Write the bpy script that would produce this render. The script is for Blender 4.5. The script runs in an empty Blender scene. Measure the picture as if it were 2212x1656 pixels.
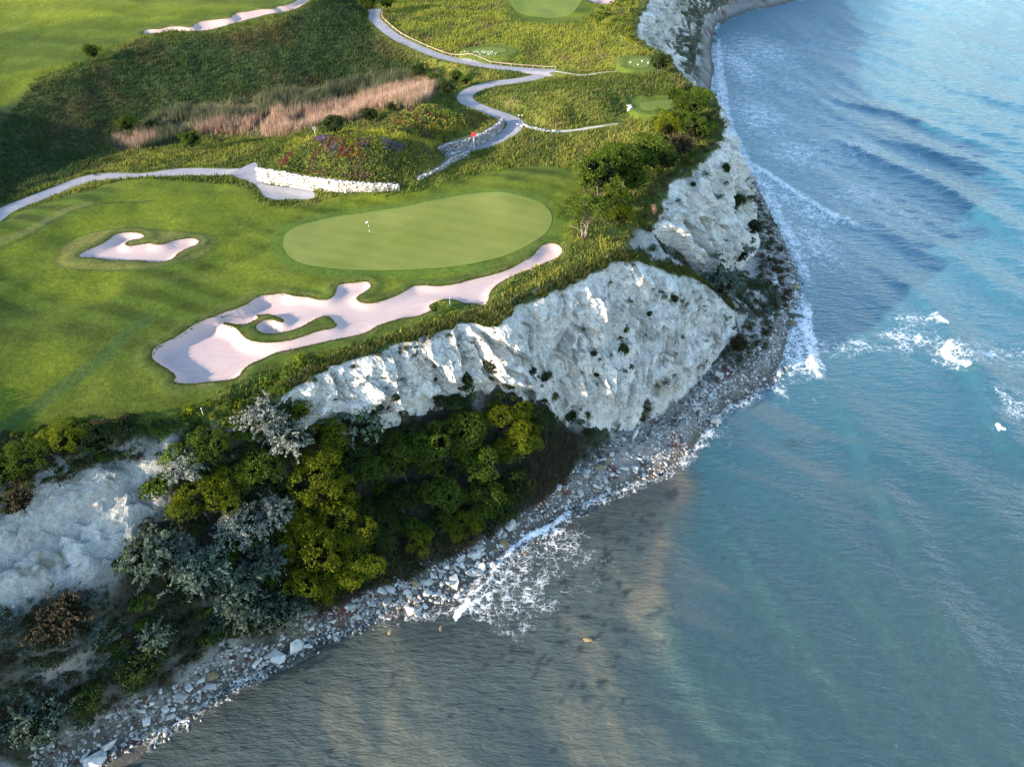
import bpy, math, random
import numpy as np
from mathutils import Vector, Matrix
from mathutils.geometry import delaunay_2d_cdt

random.seed(7)
rng = np.random.default_rng(7)
scene = bpy.context.scene

# ------------------------------------------------------------------ camera, sky, sun, exposure
F = 1720.4                       # focal length in reference pixels (2212 wide)
TH = math.radians(38.0)          # camera tilt below the horizon
CAMZ = 80.0
SUN_EL = math.radians(17.0)
SUN_DIR = (-0.863, -0.505)       # horizontal direction towards the sun
cam_d = bpy.data.cameras.new("camera")
cam = bpy.data.objects.new("camera", cam_d)
scene.collection.objects.link(cam)
cam_d.lens = 28.0
cam_d.sensor_width = 36.0
cam_d.clip_start = 0.5
cam_d.clip_end = 20000
cam.location = (0, 0, CAMZ)
cam.rotation_euler = (math.pi / 2 - TH, 0, 0)
scene.camera = cam

world = bpy.data.worlds.new("World")
scene.world = world
world.use_nodes = True
wn = world.node_tree
wn.nodes.clear()
sky = wn.nodes.new("ShaderNodeTexSky")
sky.sky_type = 'NISHITA'
sky.sun_disc = False
sky.sun_elevation = SUN_EL
sky.sun_rotation = math.atan2(SUN_DIR[0], SUN_DIR[1])
sky.air_density = 1.3
sky.dust_density = .35
sky.ozone_density = 2.4
bg = wn.nodes.new("ShaderNodeBackground")
bg.inputs[1].default_value = 0.15
wo = wn.nodes.new("ShaderNodeOutputWorld")
wn.links.new(sky.outputs[0], bg.inputs[0])
wn.links.new(bg.outputs[0], wo.inputs[0])

sun_d = bpy.data.lights.new("sun", 'SUN')
sun_d.energy = 3.7
sun_d.angle = math.radians(0.6)
sun_d.color = (1.0, 0.82, 0.62)
sun = bpy.data.objects.new("sun", sun_d)
scene.collection.objects.link(sun)
_sd = Vector((SUN_DIR[0] * math.cos(SUN_EL), SUN_DIR[1] * math.cos(SUN_EL), math.sin(SUN_EL)))
sun.rotation_euler = _sd.to_track_quat('Z', 'Y').to_euler()
sun.location = (-200, -100, 150)

scene.view_settings.view_transform = 'Standard'
scene.view_settings.look = 'None'
scene.view_settings.gamma = 1.0
scene.view_settings.use_curve_mapping = False
scene.view_settings.exposure = 1.9
try:
    scene.cycles.max_bounces = 6
    scene.cycles.diffuse_bounces = 3
    scene.cycles.transmission_bounces = 3
    scene.cycles.transparent_max_bounces = 4
except Exception:
    pass

HAZE = 0.0
# ------------------------------------------------------------------ helpers
def setp(o, label=None, cat=None, group=None, kind=None):
    if label: o["label"] = label
    if cat: o["category"] = cat
    if group: o["group"] = group
    if kind: o["kind"] = kind
    return o

def link(o, parent=None):
    scene.collection.objects.link(o)
    if parent: o.parent = parent
    return o

def np_mesh(name, verts, faces, smooth=True, cols=None, attrs=None):
    """verts (n,3); faces (m,k) array or list of arrays with k columns."""
    me = bpy.data.meshes.new(name)
    if not isinstance(faces, (list, tuple)): faces = [faces]
    faces = [np.asarray(f, dtype=np.int32) for f in faces if len(f)]
    me.vertices.add(len(verts))
    me.vertices.foreach_set("co", np.ascontiguousarray(verts, dtype=np.float32).ravel())
    nl = sum(f.size for f in faces)
    nf = sum(len(f) for f in faces)
    me.loops.add(nl)
    me.loops.foreach_set("vertex_index", np.concatenate([f.ravel() for f in faces]))
    tot = np.concatenate([np.full(len(f), f.shape[1], dtype=np.int32) for f in faces])
    start = np.concatenate([[0], np.cumsum(tot)[:-1]]).astype(np.int32)
    me.polygons.add(nf)
    me.polygons.foreach_set("loop_start", start)
    try: me.polygons.foreach_set("loop_total", tot)
    except Exception: pass
    me.polygons.foreach_set("use_smooth", np.full(nf, smooth, dtype=bool) if isinstance(smooth, bool) else smooth)
    if cols is not None:
        a = me.color_attributes.new("Col", 'FLOAT_COLOR', 'POINT')
        c = np.ones((len(verts), 4), dtype=np.float32); c[:, :cols.shape[1]] = cols
        a.data.foreach_set("color", c.ravel())
    if attrs:
        for k, v in attrs.items():
            a = me.attributes.new(k, 'FLOAT', 'POINT')
            a.data.foreach_set("value", np.asarray(v, dtype=np.float32).ravel())
    me.update(calc_edges=True)
    me.validate()
    return me

def add_obj(name, me, mat=None, parent=None):
    o = bpy.data.objects.new(name, me)
    if mat and not me.materials: me.materials.append(mat)
    return link(o, parent)

# numpy noise
def _hash(ix, iy, iz, seed):
    h = (ix.astype(np.uint32) * np.uint32(374761393) + iy.astype(np.uint32) * np.uint32(668265263)
         + iz.astype(np.uint32) * np.uint32(2147483647) + np.uint32((seed * 1274126177) & 0xffffffff))
    h = (h ^ (h >> np.uint32(13))) * np.uint32(1274126177)
    h = h ^ (h >> np.uint32(16))
    return (h & np.uint32(0xffffff)).astype(np.float32) / np.float32(0xffffff)

def vnoise(x, y, z=None, seed=0):
    x = np.asarray(x, dtype=np.float64); y = np.asarray(y, dtype=np.float64)
    if z is None:
        x0 = np.floor(x); y0 = np.floor(y)
        fx = x - x0; fy = y - y0
        fx = fx * fx * (3 - 2 * fx); fy = fy * fy * (3 - 2 * fy)
        xi = x0.astype(np.int64); yi = y0.astype(np.int64); zi = np.zeros_like(xi)
        a = _hash(xi, yi, zi, seed); b = _hash(xi + 1, yi, zi, seed)
        c = _hash(xi, yi + 1, zi, seed); d = _hash(xi + 1, yi + 1, zi, seed)
        return ((a + (b - a) * fx) * (1 - fy) + (c + (d - c) * fx) * fy) * 2 - 1
    z = np.asarray(z, dtype=np.float64)
    x0 = np.floor(x); y0 = np.floor(y); z0 = np.floor(z)
    fx = x - x0; fy = y - y0; fz = z - z0
    fx = fx * fx * (3 - 2 * fx); fy = fy * fy * (3 - 2 * fy); fz = fz * fz * (3 - 2 * fz)
    xi = x0.astype(np.int64); yi = y0.astype(np.int64); zi = z0.astype(np.int64)
    r = 0
    for dz in (0, 1):
        a = _hash(xi, yi, zi + dz, seed); b = _hash(xi + 1, yi, zi + dz, seed)
        c = _hash(xi, yi + 1, zi + dz, seed); d = _hash(xi + 1, yi + 1, zi + dz, seed)
        v = (a + (b - a) * fx) * (1 - fy) + (c + (d - c) * fx) * fy
        r = r + v * (fz if dz else (1 - fz))
    return r * 2 - 1

def fbm(x, y, z=None, octaves=4, seed=0, gain=0.5, ridged=False):
    s = 0.0; a = 1.0; t = 0.0; f = 1.0
    for o in range(octaves):
        ca, sa = math.cos(o * 1.1), math.sin(o * 1.1)
        xx = (x * ca - y * sa) * f; yy = (x * sa + y * ca) * f
        n = vnoise(xx, yy, None if z is None else z * f, seed + o * 17)
        if ridged: n = 1 - 2 * np.abs(n)
        s = s + n * a; t += a; a *= gain; f *= 2.03
    return s / t

def smooth01(t):
    t = np.clip(t, 0, 1); return t * t * (3 - 2 * t)

def facet(u, v, seed, slope=.8):
    """random tilted plates: sharp-edged facets like broken rock; returns height and a tone per plate"""
    u = np.asarray(u, float); v = np.asarray(v, float); iu = np.floor(u); iv = np.floor(v)
    best = np.full(u.shape, 1e9); out = np.zeros(u.shape); tone = np.zeros(u.shape)
    for a in (-1, 0, 1):
        for b in (-1, 0, 1):
            ci = (iu + a).astype(np.int64); cj = (iv + b).astype(np.int64); z0 = np.zeros_like(ci)
            cu = iu + a + _hash(ci, cj, z0, seed); cv = iv + b + _hash(ci, cj, z0, seed + 1)
            du = u - cu; dv = v - cv; d = du * du + dv * dv
            h = (_hash(ci, cj, z0, seed + 2) - .5) + slope * (du * (_hash(ci, cj, z0, seed + 3) * 2 - 1) * 1.3 + dv * (_hash(ci, cj, z0, seed + 4) * 2 - 1))
            m = d < best; best = np.where(m, d, best); out = np.where(m, h, out); tone = np.where(m, _hash(ci, cj, z0, seed + 5), tone)
    return out, tone

# camera ray through a reference pixel
CT, ST = math.cos(TH), math.sin(TH)
def ray(px, py):
    u = (px - 1106) / F; v = (828 - py) / F
    return np.array([u, CT + v * ST, -ST + v * CT])
def P(px, py, z=None, Y=None):
    d = ray(px, py)
    t = (z - CAMZ) / d[2] if z is not None else Y / d[1]
    return (d[0] * t, d[1] * t, CAMZ + d[2] * t)

def catmull(pts, closed=False, step=1.0):
    pts = np.asarray(pts, dtype=float)
    n = len(pts); out = []
    segs = n if closed else n - 1
    for i in range(segs):
        if closed: p0, p1, p2, p3 = pts[(i - 1) % n], pts[i], pts[(i + 1) % n], pts[(i + 2) % n]
        else: p0, p1, p2, p3 = pts[max(i - 1, 0)], pts[i], pts[i + 1], pts[min(i + 2, n - 1)]
        k = max(1, int(math.ceil(np.linalg.norm((p2 - p1)[:2]) / step)))
        t = (np.arange(k) / k)[:, None]
        out.append(0.5 * ((2 * p1) + (-p0 + p2) * t + (2 * p0 - 5 * p1 + 4 * p2 - p3) * t ** 2 + (-p0 + 3 * p1 - 3 * p2 + p3) * t ** 3))
    if not closed: out.append(pts[-1:])
    return np.concatenate(out)

def resample(pl, step):
    pl = np.asarray(pl, dtype=float)
    d = np.linalg.norm(np.diff(pl[:, :2], axis=0), axis=1)
    s = np.concatenate([[0], np.cumsum(d)])
    n = max(2, int(round(s[-1] / step)) + 1)
    t = np.linspace(0, s[-1], n)
    return np.stack([np.interp(t, s, pl[:, k]) for k in range(pl.shape[1])], 1)

def dist_poly(X, Y, pts, closed=False):
    """distance to a polyline, parameter (index+fraction) of the nearest point"""
    pts = np.asarray(pts, dtype=float)[:, :2]
    best = np.full(X.shape, 1e18); par = np.zeros(X.shape)
    n = len(pts); m = n if closed else n - 1
    for i in range(m):
        a = pts[i]; b = pts[(i + 1) % n]
        ab = b - a; L = ab @ ab + 1e-12
        t = np.clip(((X - a[0]) * ab[0] + (Y - a[1]) * ab[1]) / L, 0, 1)
        d = (X - a[0] - t * ab[0]) ** 2 + (Y - a[1] - t * ab[1]) ** 2
        m_ = d < best
        best = np.where(m_, d, best); par = np.where(m_, i + t, par)
    return np.sqrt(best), par

def inside(X, Y, pts):
    pts = np.asarray(pts, dtype=float)[:, :2]
    r = np.zeros(X.shape, dtype=bool); n = len(pts)
    for i in range(n):
        x1, y1 = pts[i]; x2, y2 = pts[(i + 1) % n]
        c = ((y1 > Y) != (y2 > Y))
        if y1 != y2:
            r ^= c & (X < (x2 - x1) * (Y - y1) / (y2 - y1) + x1)
    return r

def sdf(X, Y, pts, pad=6.0):
    """signed distance, positive inside; only computed near the polygon"""
    pts = np.asarray(pts, dtype=float)[:, :2]
    out = np.full(X.shape, -1e3)
    m = (X > pts[:, 0].min() - pad) & (X < pts[:, 0].max() + pad) & (Y > pts[:, 1].min() - pad) & (Y < pts[:, 1].max() + pad)
    if not m.any(): return out
    x = X[m]; y = Y[m]
    d, _ = dist_poly(x, y, pts, True)
    out[m] = np.where(inside(x, y, pts), d, -d)
    return out

# ------------------------------------------------------------------ terrain control points
ctrl = []; cons = []
def poly(*pts):
    i0 = len(ctrl)
    for p in pts: ctrl.append(p)
    for k in range(len(pts) - 1): cons.append((i0 + k, i0 + k + 1))
    return np.array(pts, dtype=float)
def pt(*a, **k): ctrl.append(P(*a, **k))

T_B = poly(P(600, 862, 24.0), P(625, 835, 24.6), P(655, 812, 24.8), P(700, 788, 25), P(780, 756, 25), P(870, 728, 25), P(940, 706, 25),
           P(1000, 690, 25), P(1036, 692, 24.8), P(1052, 706, 24.4), P(1066, 690, 24.8), P(1108, 655, 25), P(1180, 626, 25), P(1250, 590, 25),
           P(1300, 570, 25), P(1345, 546, 25), P(1395, 562, 21.5), P(1450, 584, 18.5), P(1490, 592, 16.0), P(1540, 628, 10.8), P(1588, 672, 6.8))
F_B = poly(P(585, 930, Y=67.5), P(640, 915, Y=69.2), P(700, 905, Y=71.5), P(780, 900, Y=73.5), P(860, 885, Y=75.8), P(950, 862, Y=79.2),
           P(1040, 830, Y=81.2), P(1120, 830, Y=82.8), P(1180, 860, Y=84.5), P(1235, 905, Y=86.2), P(1290, 930, z=4.5), P(1340, 925, z=3.2),
           P(1400, 905, z=2.8), P(1450, 880, z=2.6), P(1500, 830, z=2.6), P(1545, 775, z=2.8), P(1600, 735, z=3.4))
T_C = poly(P(1400, 500, 23.0), P(1412, 452, 25), P(1438, 385, 25.2), P(1475, 368, 25.5), P(1500, 350, 25.8), P(1530, 318, 26), P(1546, 285, 26),
           P(1548, 250, 26.2), P(1532, 205, 26.8), P(1480, 180, 27), P(1455, 150, 27), P(1440, 122, 27), P(1390, 100, 27), P(1368, 75, 27.5),
           P(1366, 50, 28), P(1376, 22, 28.5), (38.0, 243.0, 29), (46, 258, 29.5), (50, 285, 30), (56, 320, 30), (84, 372, 31), (135, 430, 31), (210, 500, 31))
F_C = poly(P(1472, 560, Y=114.5), P(1500, 590, Y=118), P(1540, 598, Y=124.5), P(1600, 580, Y=134), P(1640, 530, Y=144.5), P(1632, 470, Y=156.0),
           P(1612, 420, Y=168.0), (52.5, 180, 4), (50, 195, 4.5), (44, 210, 6), (45, 222, 6), (52, 236, 4.5), (58.0, 262, 4), (64, 290, 4), (74, 326, 4), (96, 362, 4), (142, 412, 4), (216, 482, 4))
SHORE_PX = [(120, 1700), (190, 1640), (240, 1602), (330, 1578), (430, 1520), (520, 1462), (600, 1412), (700, 1362), (800, 1338), (900, 1322), (1000, 1270),
            (1060, 1222), (1120, 1170), (1200, 1120), (1290, 1070), (1370, 1036), (1440, 1008), (1495, 975), (1528, 925), (1560, 880), (1620, 850),
            (1660, 822), (1690, 780), (1702, 720), (1722, 668), (1728, 610), (1705, 545), (1680, 490), (1655, 440), (1628, 395), (1600, 350),
            (1572, 300), (1552, 250), (1534, 200), (1540, 150), (1534, 90), (1548, 48), (1610, 26), (1690, 8), (1790, -14), (1950, -50)]
SHORE = [P(x, y, 0.0) for x, y in SHORE_PX]
SHORE = [(-110, 6, 0), (-75, 22, 0)] + SHORE + [(300, 620, 0)]
SHORE = poly(*SHORE)
# seabed
for p in [(-110, -30, -5), (-40, 25, -3), (0, 30, -4), (20, 55, -3), (40, 80, -4), (80, 110, -6), (90, 200, -7), (120, 300, -7), (300, 380, -8),
          (-400, -400, -10), (800, -400, -12), (900, 600, -12), (300, 0, -8), (-15, 50, -2), (60, 125, -3), (75, 170, -3.5)]:
    ctrl.append(p)
# slope below the wood and the bare slope on the left
for a in [(0, 1050, dict(Y=57.0)), (0, 1150, dict(Y=53.0)), (0, 1310, dict(Y=47.0)), (0, 1400, dict(Y=44.2)), (0, 1500, dict(Y=42.0)), (60, 1600, dict(Y=40.5)),
          (150, 1060, dict(Y=58.0)), (150, 1200, dict(Y=52.6)), (150, 1330, dict(Y=48.4)), (150, 1450, dict(Y=44.6)), (160, 1560, dict(Y=41.9)),
          (330, 1010, dict(Y=61.2)), (300, 1150, dict(Y=56.0)), (300, 1300, dict(Y=51.0)), (300, 1400, dict(Y=47.8)), (300, 1500, dict(Y=44.9)),
          (450, 960, dict(Y=64.6)), (450, 1060, dict(Y=61.3)), (450, 1200, dict(Y=56.8)), (450, 1340, dict(Y=51.5)), (440, 1440, dict(z=2.2)),
          (560, 1000, dict(Y=65.6)), (600, 1150, dict(Y=61.4)), (600, 1300, dict(Y=54.8)), (590, 1378, dict(z=1.6)),
          (700, 1000, dict(Y=69.4)), (700, 1150, dict(Y=64.4)), (700, 1290, dict(Y=58.2)), (700, 1330, dict(z=1.2)),
          (850, 980, dict(Y=73.6)), (860, 1120, dict(Y=69.0)), (870, 1240, dict(z=1.5)), (870, 1290, dict(z=0.6)),
          (1050, 950, dict(Y=77.6)), (1050, 1080, dict(Y=73.4)), (1060, 1140, dict(z=1.6)), (1160, 1100, dict(z=1.2)),
          (1190, 980, dict(z=5.0)), (1230, 1030, dict(z=1.8)), (1300, 985, dict(z=2.4)), (1340, 1020, dict(z=1.0)), (1400, 970, dict(z=1.4)),
          (1480, 900, dict(z=1.5)), (1560, 830, dict(z=1.6)), (1620, 790, dict(z=1.8)), (1650, 720, dict(z=2.0)), (1670, 640, dict(z=1.8)),
          (1625, 665, dict(z=4.2)), (1635, 620, dict(z=4.4)), (1690, 600, dict(z=1.2)), (1670, 560, dict(z=1.6)),
          (1440, 500, dict(Y=114.2)), (1478, 540, dict(Y=115.5)), (1400, 530, dict(Y=109.5)), (1520, 590, dict(Y=120.0)), (1370, 520, dict(z=23.6)),
          (530, 300, dict(z=19.3))]:
    pt(a[0], a[1], **a[2])
# plateau (px, py, z)
for a in [(520, 890, 24.0), (420, 905, 24.0), (300, 915, 24.2), (200, 935, 24.4), (90, 960, 24.7), (0, 985, 24.8),
          (0, 700, 26.2), (0, 520, 26.3), (150, 620, 26.0), (300, 480, 26.2), (300, 700, 25.7), (200, 850, 25.1), (500, 600, 25.6), (420, 760, 25.2), (330, 820, 25.0),
          (680, 520, 25.3), (900, 500, 25.4), (1100, 470, 25.5), (800, 570, 25.1), (1000, 560, 25.0), (1150, 510, 25.2), (900, 640, 25.0), (600, 720, 25.0),
          (1000, 430, 26.0), (1100, 412, 26.6), (1180, 425, 25.8), (900, 445, 25.6), (1240, 380, 25.3), (1060, 370, 25.0), (1230, 470, 25.3), (1250, 540, 25.1),
          (480, 396, 26.3), (380, 392, 26.5), (260, 408, 26.6), (130, 440, 26.6), (0, 495, 26.6), (300, 440, 26.2), (560, 410, 25.6),
          (0, 462, 24.2), (100, 425, 24.0), (200, 392, 23.9), (300, 379, 23.9), (450, 375, 24.1), (550, 372, 24.3), (620, 420, 24.8), (680, 425, 25.1), (760, 440, 25.2),
          (620, 340, 24.0), (560, 350, 23.4),
          (0, 400, 22.0), (200, 340, 20.6), (350, 312, 19.4), (560, 300, 19.6), (620, 285, 20.6), (750, 230, 20.8), (850, 195, 21.4), (920, 185, 22.4), (300, 350, 22.0), (480, 345, 22.2),
          (0, 300, 22.8), (0, 250, 24.3), (0, 190, 27.2), (150, 160, 28.6), (250, 110, 30.0), (340, 76, 31.0), (480, 62, 31.6), (660, 5, 33.4), (150, 250, 23.2), (300, 220, 23.2),
          (450, 200, 24.0), (450, 130, 27.6), (600, 150, 26.4), (600, 90, 29.6), (750, 100, 27.6), (700, 170, 24.0), (780, 40, 29.5),
          (0, 100, 29.4), (0, 0, 31.5), (200, 60, 31.0), (300, 20, 32.8), (450, 10, 33.6),
          (805, 30, 28.6), (850, 85, 27.6), (930, 122, 26.6), (1050, 146, 26.0), (1200, 157, 25.8), (860, 140, 25.4),
          (1100, 50, 27.8), (1000, 0, 28.4), (1200, 0, 28.3), (1320, 60, 27.8), (1040, 116, 27.2), (1350, 142, 26.8), (1250, 110, 27.2), (1150, 90, 27.4), (1300, 150, 26.4),
          (1180, 203, 31.2), (1100, 198, 29.4), (1060, 215, 26.2), (1150, 274, 24.9), (1060, 242, 24.8), (1180, 168, 25.4), (1260, 198, 30.2), (1330, 190, 28.2), (1400, 190, 27.0), (1250, 245, 26.2),
          (1140, 174, 25.4), (1010, 205, 24.8), (1040, 235, 24.7), (1112, 258, 24.6), (1120, 274, 24.6), (1090, 296, 24.3), (1040, 319, 24.0), (985, 330, 23.9), (960, 190, 23.6),
          (1200, 300, 24.8), (1140, 290, 25.2), (1220, 282, 24.5), (1335, 263, 25.2), (1410, 237, 26.4), (1380, 285, 25.4), (1340, 325, 25.0), (1250, 335, 25.0), (1100, 345, 25.3), (1020, 350, 25.2),
          (930, 390, 25.0), (860, 416, 25.0), (1450, 290, 25.8), (1340, 430, 25.2), (1400, 420, 25.3), (1330, 500, 24.8), (1340, 380, 25.2), (1500, 260, 26.3),
          # flower mounds
          (740, 290, 32.6), (660, 297, 31.6), (820, 294, 32.2), (900, 300, 30.4), (945, 318, 27.4), (600, 345, 28.8), (700, 345, 30.0), (800, 348, 29.8), (880, 350, 28.2), (950, 340, 25.6),
          (590, 372, 26.2), (640, 378, 26.4), (700, 388, 26.4), (770, 398, 26.3), (830, 398, 26.0), (620, 392, 24.9), (700, 409, 25.0), (780, 418, 25.1), (930, 372, 25.2),
          (720, 272, 24.6), (860, 222, 28.8), (930, 222, 31.2), (1000, 236, 30.2), (800, 262, 25.4), (870, 250, 28.0), (960, 275, 27.6), (1040, 262, 26.6), (1075, 270, 26.2), (1000, 300, 25.6), (900, 285, 27.4), (860, 275, 26.4)]:
    pt(*a)
for p in [(-160, 100, 27), (-112, 60, 33), (-76, 50, 31), (-70, 40, 29.5), (-66, 31, 26), (-62, 24, 12), (-90, 22, 16), (-130, 80, 33), (-125, 120, 40), (-175, 160, 37), (-155, 190, 34.5), (-190, 220, 35), (-150, 150, 37), (-110, 118, 31), (-104, 140, 30),  # off-frame ground; the left hill and ridge are raised to cast shade
          (-130, 225, 34), (-200, 60, 34), (-250, 200, 44), (-250, 0, 30), (-200, -20, 20), (-200, -60, 0),
          (-150, 280, 34), (-60, 270, 35), (0, 270, 30), (20, 300, 30), (-100, 400, 36), (0, 420, 32), (60, 460, 31), (150, 520, 31), (-400, 300, 45), (-400, 700, 45),
          (-400, -100, 20), (0, 700, 34), (400, 800, 34), (400, 560, 30), (-700, 1500, 45), (700, 1500, 40), (-700, -400, -8)]:
    ctrl.append(p)

XS = [-60.0]
def axis(lo, hi, step, outlo, outhi, grow, cap):
    core = list(np.arange(lo, hi, step))
    r = [core[-1]]; s = step
    while r[-1] < outhi: s = min(s * grow, cap); r.append(r[-1] + s)
    l = [core[0]]; s = step
    while l[-1] > outlo: s = min(s * grow, cap); l.append(l[-1] - s)
    return np.array(l[::-1][:-1] + core + r[1:])
xs = axis(-62, 62, 0.40, -380, 600, 1.02, 14)
ys = axis(38, 168, 0.40, -60, 1000, 1.012, 14)
GX, GY = np.meshgrid(xs, ys)

cp = np.array(ctrl)
res = delaunay_2d_cdt([Vector(p[:2]) for p in cp], cons, [], 0, 1e-4)
tv, tf, orig = res[0], res[2], res[3]
tz = []
for i, o in enumerate(orig):
    if o: tz.append(cp[o[0]][2])
    else:                                     # crossing of two constraints
        q = np.array(tv[i]); dd = np.linalg.norm(cp[:, :2] - q, axis=1); k = np.argsort(dd)[:2]
        print("crossing at", q, "near", cp[k[0]], cp[k[1]])
        tz.append((cp[k, 2] / dd[k]).sum() / (1 / dd[k]).sum())
tv = np.array([tuple(v) for v in tv]); tz = np.array(tz)
H = np.full(GX.shape, -8.0)
for f in tf:
    a, b, c = tv[f[0]], tv[f[1]], tv[f[2]]
    x0, x1 = min(a[0], b[0], c[0]), max(a[0], b[0], c[0]); y0, y1 = min(a[1], b[1], c[1]), max(a[1], b[1], c[1])
    i0, i1 = np.searchsorted(xs, x0), np.searchsorted(xs, x1, 'right'); j0, j1 = np.searchsorted(ys, y0), np.searchsorted(ys, y1, 'right')
    if i1 <= i0 or j1 <= j0: continue
    X = GX[j0:j1, i0:i1]; Y = GY[j0:j1, i0:i1]
    det = (b[1] - c[1]) * (a[0] - c[0]) + (c[0] - b[0]) * (a[1] - c[1])
    if abs(det) < 1e-9: continue
    l1 = ((b[1] - c[1]) * (X - c[0]) + (c[0] - b[0]) * (Y - c[1])) / det
    l2 = ((c[1] - a[1]) * (X - c[0]) + (a[0] - c[0]) * (Y - c[1])) / det
    l3 = 1 - l1 - l2
    m = (l1 > -1e-6) & (l2 > -1e-6) & (l3 > -1e-6)
    z = l1 * tz[f[0]] + l2 * tz[f[1]] + l3 * tz[f[2]]
    sub = H[j0:j1, i0:i1]; sub[m] = z[m]

def gblur(A, sig):
    """separable gaussian blur in metres on the non-uniform grid"""
    def run(A, c, sig):
        out = np.zeros_like(A); w = np.zeros(len(c))
        k = int(3 * sig / 0.40) + 1
        k = min(k, 26)
        for o in range(-k, k + 1):
            idx = np.clip(np.arange(len(c)) + o, 0, len(c) - 1)
            g = np.exp(-0.5 * ((c[idx] - c) / sig) ** 2)
            out += A[:, idx] * g; w += g
        return out / w
    return run(run(A, xs, sig).T, ys, sig).T
B1 = gblur(gblur(H, 2.3), 1.6)
dT = np.minimum(dist_poly(GX, GY, T_B)[0], dist_poly(GX, GY, T_C)[0])
dF = np.minimum(dist_poly(GX, GY, F_B)[0], dist_poly(GX, GY, F_C)[0])
dS = dist_poly(GX, GY, SHORE)[0]
band = np.minimum(dT, dF)
PL_LOW = np.concatenate([F_B[:, :2], F_C[:, :2]])
wgt = smooth01((band - 0.8) / 4.0) * smooth01((dS - 0.5) / 3.0)
# between crest and foot keep the raw faces
sl_poly_B = np.concatenate([T_B, F_B[::-1]]); sl_poly_C = np.concatenate([T_C, F_C[::-1]])
incliff = (sdf(GX, GY, sl_poly_B) > 0) | (sdf(GX, GY, sl_poly_C) > 0)
wgt[incliff] = 0
H = H * (1 - wgt) + B1 * wgt
# ------------------------------------------------------------------ terrain detail, bunkers, paths
def bil(A, x, y):
    x = np.asarray(x, dtype=float); y = np.asarray(y, dtype=float)
    i = np.clip(np.searchsorted(xs, x) - 1, 0, len(xs) - 2); j = np.clip(np.searchsorted(ys, y) - 1, 0, len(ys) - 2)
    fx = np.clip((x - xs[i]) / (xs[i + 1] - xs[i]), 0, 1); fy = np.clip((y - ys[j]) / (ys[j + 1] - ys[j]), 0, 1)
    return (A[j, i] * (1 - fx) + A[j, i + 1] * fx) * (1 - fy) + (A[j + 1, i] * (1 - fx) + A[j + 1, i + 1] * fx) * fy

_tt = np.arange(30, 520, 0.4)
def hit(px, py, up=0.0, A=None):
    """first point along the ray through a reference pixel that is `up` above the ground"""
    A = H if A is None else A
    d = ray(px, py)
    x = d[0] * _tt; y = d[1] * _tt; z = CAMZ + d[2] * _tt
    h = np.maximum(bil(A, x, y), 0.0) + up
    k = int(np.argmax(z < h))
    if k == 0: k = len(_tt) - 1
    a = z[k - 1] - h[k - 1]; b = z[k] - h[k]
    f = a / (a - b + 1e-9)
    t = _tt[k - 1] + f * 0.4
    return np.array([d[0] * t, d[1] * t, CAMZ + d[2] * t - up]), t
def wpoly(pts, step=0.6, closed=True, A=None):
    w = np.array([hit(x, y, 0, A)[0] for x, y in pts])
    return catmull(w, closed, step)

Z4 = lambda L: [(x * .3424, 324 + y * .3424) for x, y in L]
Z5 = lambda L: [(594 + x * .3424, 432 + y * .3424) for x, y in L]
Z1 = lambda L: [(x * .3424, y * .3424) for x, y in L]

H0 = H.copy()
left_bunker = wpoly(Z4([(500, 670), (545, 640), (640, 600), (690, 568), (720, 542), (765, 526), (830, 521), (890, 530), (912, 545), (890, 560), (830, 572),
    (800, 586), (792, 602), (820, 610), (880, 603), (940, 596), (990, 605), (1040, 600), (1090, 580), (1160, 566), (1220, 562), (1253, 577), (1245, 598),
    (1190, 620), (1130, 652), (1090, 690), (1040, 708), (970, 712), (880, 702), (780, 698), (700, 695), (600, 682), (530, 682)]), 0.35)
main_bunker = wpoly(Z4([(960, 1300), (975, 1255), (1040, 1218), (1100, 1190), (1160, 1150), (1220, 1110), (1290, 1078), (1350, 1058), (1420, 1028), (1500, 1002),
    (1560, 976), (1600, 946), (1640, 926), (1700, 918), (1790, 910), (1860, 925), (1940, 930), (2000, 945), (2060, 950), (2100, 932), (2120, 900), (2128, 865)])
    + Z5([(415, 538), (450, 529), (520, 525), (572, 518), (600, 533), (600, 556), (568, 582), (528, 606), (515, 628), (542, 650), (600, 656), (660, 645), (720, 625), (780, 600),
    (835, 570), (875, 547), (940, 543), (1020, 548), (1100, 540), (1160, 528), (1230, 508), (1310, 490), (1400, 468), (1480, 440), (1560, 395), (1620, 362), (1652, 325),
    (1690, 290), (1740, 275), (1790, 290), (1812, 322), (1798, 358), (1750, 385), (1680, 415), (1600, 445), (1520, 475), (1440, 512), (1390, 545), (1355, 590), (1345, 640),
    (1320, 668), (1270, 656), (1200, 652), (1150, 636), (1090, 628), (1030, 640), (1005, 662), (970, 705), (880, 738), (800, 746), (720, 770), (640, 798), (580, 835),
    (480, 864), (400, 880), (300, 903), (150, 935), (0, 968)])
    + Z4([(1650, 1322), (1582, 1352), (1532, 1392), (1500, 1436), (1420, 1458), (1300, 1468), (1180, 1475), (1100, 1462), (1112, 1430), (1062, 1385), (1005, 1352), (970, 1325)]), 0.35)
island = wpoly(Z4([(1405, 1100), (1450, 1096), (1540, 1108), (1590, 1085), (1628, 1065), (1622, 1047), (1690, 1040), (1750, 1055), (1790, 1075), (1788, 1092), (1760, 1090),
    (1720, 1076), (1660, 1082), (1622, 1108), (1622, 1134), (1660, 1155), (1740, 1160), (1830, 1145), (1900, 1120), (1960, 1086), (2020, 1055), (2070, 1050), (2102, 1075),
    (2125, 1108), (2090, 1130), (2000, 1150), (1900, 1185), (1800, 1210), (1700, 1218), (1610, 1212), (1550, 1190), (1520, 1160), (1480, 1125)]), 0.3)
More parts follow.
